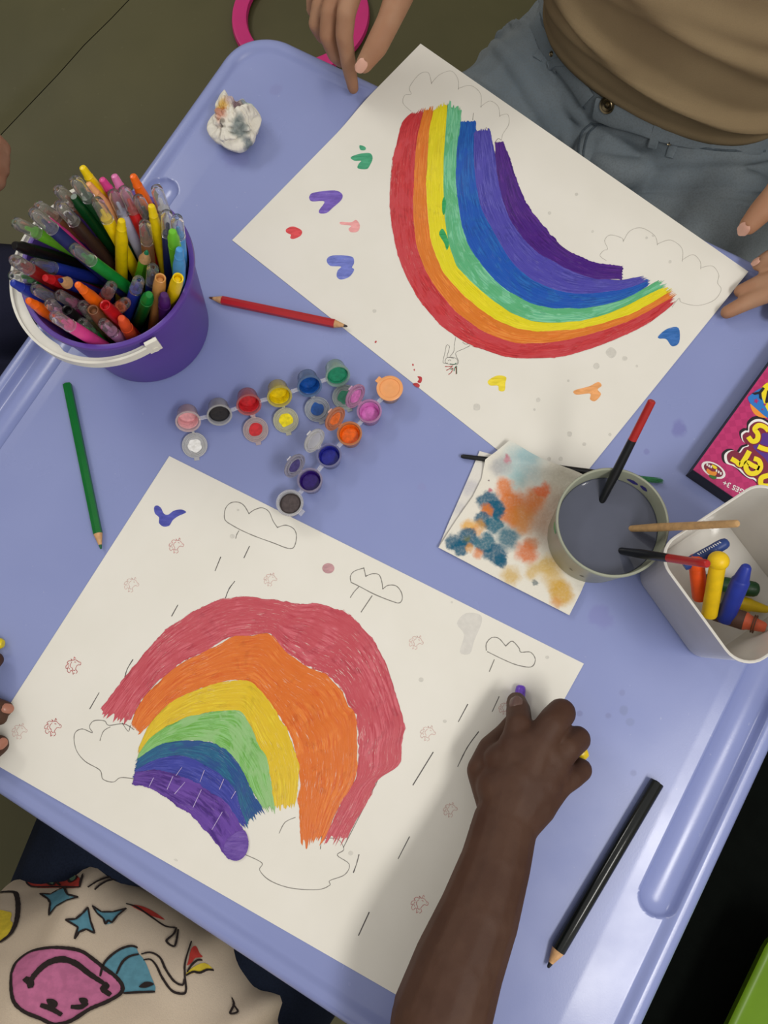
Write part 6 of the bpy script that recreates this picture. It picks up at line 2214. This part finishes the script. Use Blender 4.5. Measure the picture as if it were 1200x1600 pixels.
    for (x, y, x2, y2) in ((12, 1107, 24, 1108), (3, 1162, 14, 1154)):
        loc, nr = cast(bs, x, y)
        if loc is not None:
            nail(pc_, loc, nr, P(x2, y2, loc.z - T) - loc, .0042, .005, mat('brown_nail_light', (170, 116, 96), 0.3, 0.04))
    for a_, b_ in ((shR, elR), (shL, elL)):
        MB().tube([a_ + (a_ - b_) * 0.1, a_.lerp(b_, .2), a_.lerp(b_, .55), a_.lerp(b_, .56)], [0.048, 0.052, 0.052, 0.042], 28).build('sleeve', M_CREAM, pc_)
    # printed cartoons on the shirt
    cs = lambda pts: crop(0, 1340, 2.7273, pts)
    K = mat('shirt_ink', (44, 34, 32), 0.9, 0.1, 300)
    pink, blue, red, yel, grn = (mat('shirt_' + n, c_, 0.9, 0.1, 150) for n, c_ in (('pink', (206, 118, 160)), ('blue', (96, 152, 170)), ('red', (196, 62, 52)), ('yellow', (232, 206, 60)), ('green', (104, 140, 112))))
    face = cs([(48, 500), (70, 450), (130, 405), (210, 388), (290, 390), (350, 405), (400, 440), (450, 480), (490, 510), (520, 550), (510, 585), (450, 620), (380, 650), (300, 700), (230, 715), (170, 690), (100, 660), (60, 620), (48, 560)])
    decal('pink_face_print', face, bvs, pink, pc_)
    ink('ink_line', [face + face[:1]], bvs, K, pc_, 0.0034)
    ink('ink_line', [cs([(122, 545), (150, 500), (200, 455), (260, 437), (320, 455), (380, 500), (440, 540)]), cs([(105, 518), (128, 535), (130, 560)]), cs([(440, 540), (452, 552), (438, 565), (470, 590)])], bvs, K, pc_, 0.0055)
    ink('ink_line', [cs([(170, 632), (215, 648), (262, 675)]), cs([(300, 640), (345, 640), (372, 622)])], bvs, K, pc_, 0.004)
    for e in ([(195, 610), (225, 608), (245, 625), (235, 645), (210, 640)], [(335, 605), (360, 602), (374, 615), (360, 632), (342, 625)]):
        decal('eye_print', cs(e), bvs, K, pc_, 0.0014)
    decal('blue_print', cs([(430, 480), (460, 430), (520, 390), (575, 385), (590, 410), (615, 440), (640, 500), (660, 575), (560, 575), (525, 582), (520, 545), (490, 505)]), bvs, blue, pc_)
    ink('ink_line', [cs([(425, 510), (445, 450), (500, 400), (555, 380), (585, 388)]), cs([(495, 500), (520, 450), (550, 425), (590, 415)]), cs([(660, 575), (590, 578), (525, 582)])], bvs, K, pc_, 0.0023)
    decal('bolt_print', cs([(590, 555), (615, 535), (640, 535), (655, 545), (625, 558), (610, 560)]), bvs, K, pc_, 0.0014)
    for st in ([(170, 157), (215, 160), (250, 140), (275, 132), (290, 160), (332, 172), (285, 185), (240, 210), (210, 250), (215, 195), (205, 180)], [(278, 268), (320, 265), (350, 240), (372, 215), (382, 270), (402, 326), (365, 308), (335, 320), (315, 350), (330, 300)], [(390, 208), (430, 235), (480, 235), (537, 220), (500, 250), (475, 282), (460, 270), (447, 288), (440, 265), (410, 240)]):
        decal('blue_star_print', cs(st), bvs, blue, pc_, smooth_poly=False)
        ink('ink_line', [[p, q] for p, q in zip(cs(st), cs(st)[1:] + cs(st)[:1])], bvs, K, pc_, 0.0020)
    decal('yellow_print', cs([(-20, 235), (30, 232), (50, 240), (45, 270), (55, 285), (30, 340), (0, 362), (-20, 365)]), bvs, yel, pc_)
    ink('ink_line', [cs([(-10, 152), (55, 150), (72, 170), (78, 220), (70, 280), (45, 330), (0, 365)])], bvs, K, pc_, 0.0045)
    decal('red_print', cs([(110, 110), (180, 90), (250, 80), (330, 78), (340, 128), (240, 130), (160, 130)]), bvs, red, pc_)
    decal('green_print', cs([(180, 92), (215, 82), (235, 95), (228, 122), (195, 112)]), bvs, grn, pc_, 0.0010)
    decal('green_print', cs([(290, 80), (320, 76), (325, 95), (300, 105)]), bvs, grn, pc_, 0.0010)
    ink('ink_line', [cs([(110, 108), (140, 128), (240, 128), (338, 130)]), cs([(240, 78), (245, 110), (258, 122)]), cs([(180, 92), (200, 112), (228, 120), (236, 95)]), cs([(288, 85), (300, 106), (322, 98), (330, 80)]), cs([(355, 72), (345, 100), (340, 130)]),
                     cs([(372, 130), (420, 100), (470, 85), (520, 90), (550, 110), (520, 105), (470, 98), (430, 115), (400, 140)])], bvs, K, pc_, 0.0023)
    decal('red_print', cs([(555, 205), (600, 208), (650, 230), (700, 265), (680, 262), (620, 240)]), bvs, red, pc_)
    ink('ink_line', [cs([(535, 200), (580, 215), (640, 255), (700, 295), (745, 302)]), cs([(750, 302), (738, 330), (708, 360), (740, 382), (752, 350), (758, 310)])], bvs, K, pc_, 0.0023)
    ink('ink_line', [cs([(600, 415), (640, 408), (680, 430), (705, 480), (740, 530), (775, 545), (783, 520)]), cs([(610, 440), (640, 438), (665, 465), (690, 515), (730, 570), (775, 582), (790, 565), (785, 500), (790, 440), (815, 360)])], bvs, K, pc_, 0.0021)
    decal('red_print', cs([(800, 450), (815, 390), (835, 380), (850, 410), (862, 425), (830, 430), (815, 450), (795, 462)]), bvs, red, pc_)
    decal('yellow_print', cs([(790, 500), (820, 470), (870, 450), (905, 478), (870, 482), (830, 492)]), bvs, yel, pc_)
    ink('ink_line', [cs([(795, 490), (815, 460), (840, 440), (860, 440)]), cs([(790, 505), (820, 490), (850, 492), (880, 480), (908, 482)])], bvs, K, pc_, 0.0020)
    ink('ink_line', [cs([(985, 600), (995, 630), (980, 668), (1012, 660), (990, 628)])], bvs, K, pc_, 0.0022)


child()

# ---- what the right hand of the child holds, and the yellow crayon at the left edge
def held_sticks():
    a, b = P(814, 1071, 0.0052), P(806, 1150, 0.0075)
    M, L = dirM(a, b)
    t = thing('crayon_stick', 'short purple crayon pressed to the lower painting under a forefinger', 'crayon', Vector((a.x, a.y, T)))
    MB().lathe([(0.0026, 0), (0.0040, 0.0012), (0.0045, 0.004), (0.0046, 0.016)], 20, M).build('tip', mat('purple_wax', (112, 72, 196), 0.28, 0.16, 300), t)
    MB().lathe([(0.0046, 0.0158), (0.0048, 0.017), (0.0048, L - 0.001), (0.004, L)], 20, M).build('stick', mat('purple_wax', (112, 72, 196)), t)
    a, b = P(917, 1172, 0.017), P(862, 1196, 0.017)
    M, L = dirM(b, a)
    t = thing('crayon_stick', 'yellow rounded crayon end clutched between the little and ring fingers', 'crayon', Vector((b.x, b.y, T)))
    MB().lathe([(0.0035, 0), (0.0042, 0.001), (0.0042, L - 0.012)], 20, M).build('stick', mat('yellow_cap', (236, 204, 30), 0.3, 0.04), t)
    MB().lathe([(0.0042, L - 0.0122), (0.0062, L - 0.009), (0.0066, L - 0.004), (0.0052, L - 0.0008), (0.003, L)], 20, M).build('end', mat('yellow_cap', (236, 204, 30)), t)


held_sticks()
a, b = P(5, 1006, 0.0056), P(-75, 1000, 0.0056)
M, L = dirM(b, a)
t = thing('crayon_stick', 'yellow crayon end poking in at the left edge of the picture', 'crayon', Vector((b.x, b.y, T)))
MB().lathe([(0.0045, 0), (0.0052, 0.001), (0.0052, L - 0.008)], 18, M).build('stick', mat('yellow_wax', (232, 208, 30), 0.4, 0.05), t)
MB().lathe([(0.0050, L - 0.008), (0.0048, L - 0.002), (0.0034, L)], 18, M).build('tip', mat('yellow_wax', (232, 208, 30)), t)


# ---- the person at the left
def neighbour():
    t = thing('person', 'person in dark navy clothes mostly hidden beyond the left edge', 'person', Vector((-0.80, 0.40, 0.01)))
    F = Vector((0.95, 0.1, 0)).normalized()
    S = Vector((F.y, -F.x, 0))
    mb = MB()
    h1, k1 = Vector((-0.85, 0.47, T - 0.165)), Vector((-0.40, 0.452, T - 0.168))
    h2, k2 = Vector((-0.84, 0.31, T - 0.165)), Vector((-0.42, 0.30, T - 0.168))
    a1, a2 = Vector((-0.44, 0.46, 0.075)), Vector((-0.46, 0.30, 0.075))
    mb.sphere(Vector((-0.88, 0.39, T - 0.14)), (0.12, 0.17, 0.11), 28, 18)
    for h_, k_, a_ in ((h1, k1, a1), (h2, k2, a2)):
        mb.chain([h_, h_.lerp(k_, .5), k_], [0.098, 0.092, 0.078])
        mb.chain([k_, k_.lerp(a_, .5), a_], [0.072, 0.06, 0.05])
    link_mesh('trousers', remeshed(mb, 0.007, 6), cloth_mat('dark_navy_cloth', (30, 32, 50), (36, 38, 58), 520), t)
    for an in (a1, a2):
        MB().chain([Vector((an.x, an.y, 0.046)), Vector((an.x + 0.10, an.y, 0.038)), Vector((an.x + 0.14, an.y, 0.034))], [0.037, 0.033, 0.028]).build('shoe', mat('dark_shoe', (40, 38, 38)), t)
    c = Vector((-0.90, 0.39, 0))
    rings = [(-0.12, 0.17, 0.12, c), (0.0, 0.165, 0.118, c), (0.15, 0.165, 0.11, c), (0.28, 0.175, 0.1, c), (0.33, 0.15, 0.085, c), (0.365, 0.08, 0.06, c)]
    loft(rings, S, F, 80, lambda th, h: 0.008 * (vnoise(th * 2, h * 12, 51) - .5), 50).build('sweater', cloth_mat('navy_knit', (28, 32, 52), (34, 38, 60), 420), t, True, 0)
    mb = MB()
    sl, sr = c + S * -0.15 + Vector((0, 0, T + 0.29)), c + S * 0.15 + Vector((0, 0, T + 0.29))
    el, er = Vector((-0.80, 0.60, T + 0.06)), Vector((-0.78, 0.18, T + 0.06))
    wl, wr = Vector((-0.545, 0.585, T - 0.035)), Vector((-0.56, 0.27, T - 0.04))
    mb.chain([Vector((c.x, c.y, T)), Vector((c.x, c.y, T + 0.3)), Vector((c.x + .01, c.y, T + 0.37)), Vector((c.x + .03, c.y, T + 0.43))], [0.08, 0.07, 0.048, 0.044])
    mb.chain([sl, Vector((c.x, c.y, T + 0.29)), sr], [0.038, 0.06, 0.038])
    for s_, e_, w_ in ((sl, el, wl), (sr, er, wr)):
        mb.chain([s_, s_.lerp(e_, .5), e_, e_.lerp(w_, .4), w_], [0.040, 0.038, 0.034, 0.033, 0.023])
    hc = Vector((c.x + .06, c.y, T + 0.53))
    fd, ud = (F + Vector((0, 0, -.3))).normalized(), (Vector((0, 0, 1)) + F * .3).normalized()
    head_parts(mb, hc, fd, ud, 1.0)
    Q = lambda x, y, h: P(x, y, h)
    # left hand on the thigh: knuckles reach into the picture
    kn = [(Q(-14, 218, -.040), Q(4, 232, -.058), Q(-6, 246, -.066)), (Q(-16, 238, -.040), Q(3, 250, -.060), Q(-10, 262, -.066)), (Q(-18, 258, -.042), Q(2, 266, -.062), Q(-10, 280, -.066)), (Q(-22, 276, -.046), Q(-4, 284, -.062), Q(-14, 294, -.066))]
    for a_, b_, c_ in kn:
        mb.chain([wl, wl.lerp(a_, .6), a_, b_, c_], [.021, .016, .0115, .0098, .0082])
    mb.chain([wl, Q(-50, 215, -.035), Q(-24, 205, -.05)], [.02, .012, .009])
    for k in range(4):
        a_ = Vector((-0.50 + 0.0, 0.25 + k * 0.018, T - 0.052))
        mb.chain([wr, wr.lerp(a_, .6), a_, a_ + Vector((0.045, 0, -0.008))], [.021, .016, .0105, .008])
    mb.chain([wr, wr + Vector((0.03, 0.045, -.012)), wr + Vector((0.06, 0.06, -.02))], [.02, .012, .009])
    link_mesh('body', remeshed(mb, 0.0032, 5), SK_D, t)
    head_extras(t, hc, fd, ud, 1.0, 0.03, (150, 90, 80))
    for s_, e_, w_ in ((sl, el, wl), (sr, er, wr)):
        MB().tube([s_ + (s_ - e_) * 0.1, s_.lerp(e_, .3), e_, e_.lerp(w_, .6), e_.lerp(w_, .62)], [0.050, 0.052, 0.045, 0.040, 0.032], 24).build('sleeve', MATS.setdefault('knit2', cloth_mat('navy_sleeve', (28, 32, 52), (34, 38, 60), 420)), t)


neighbour()
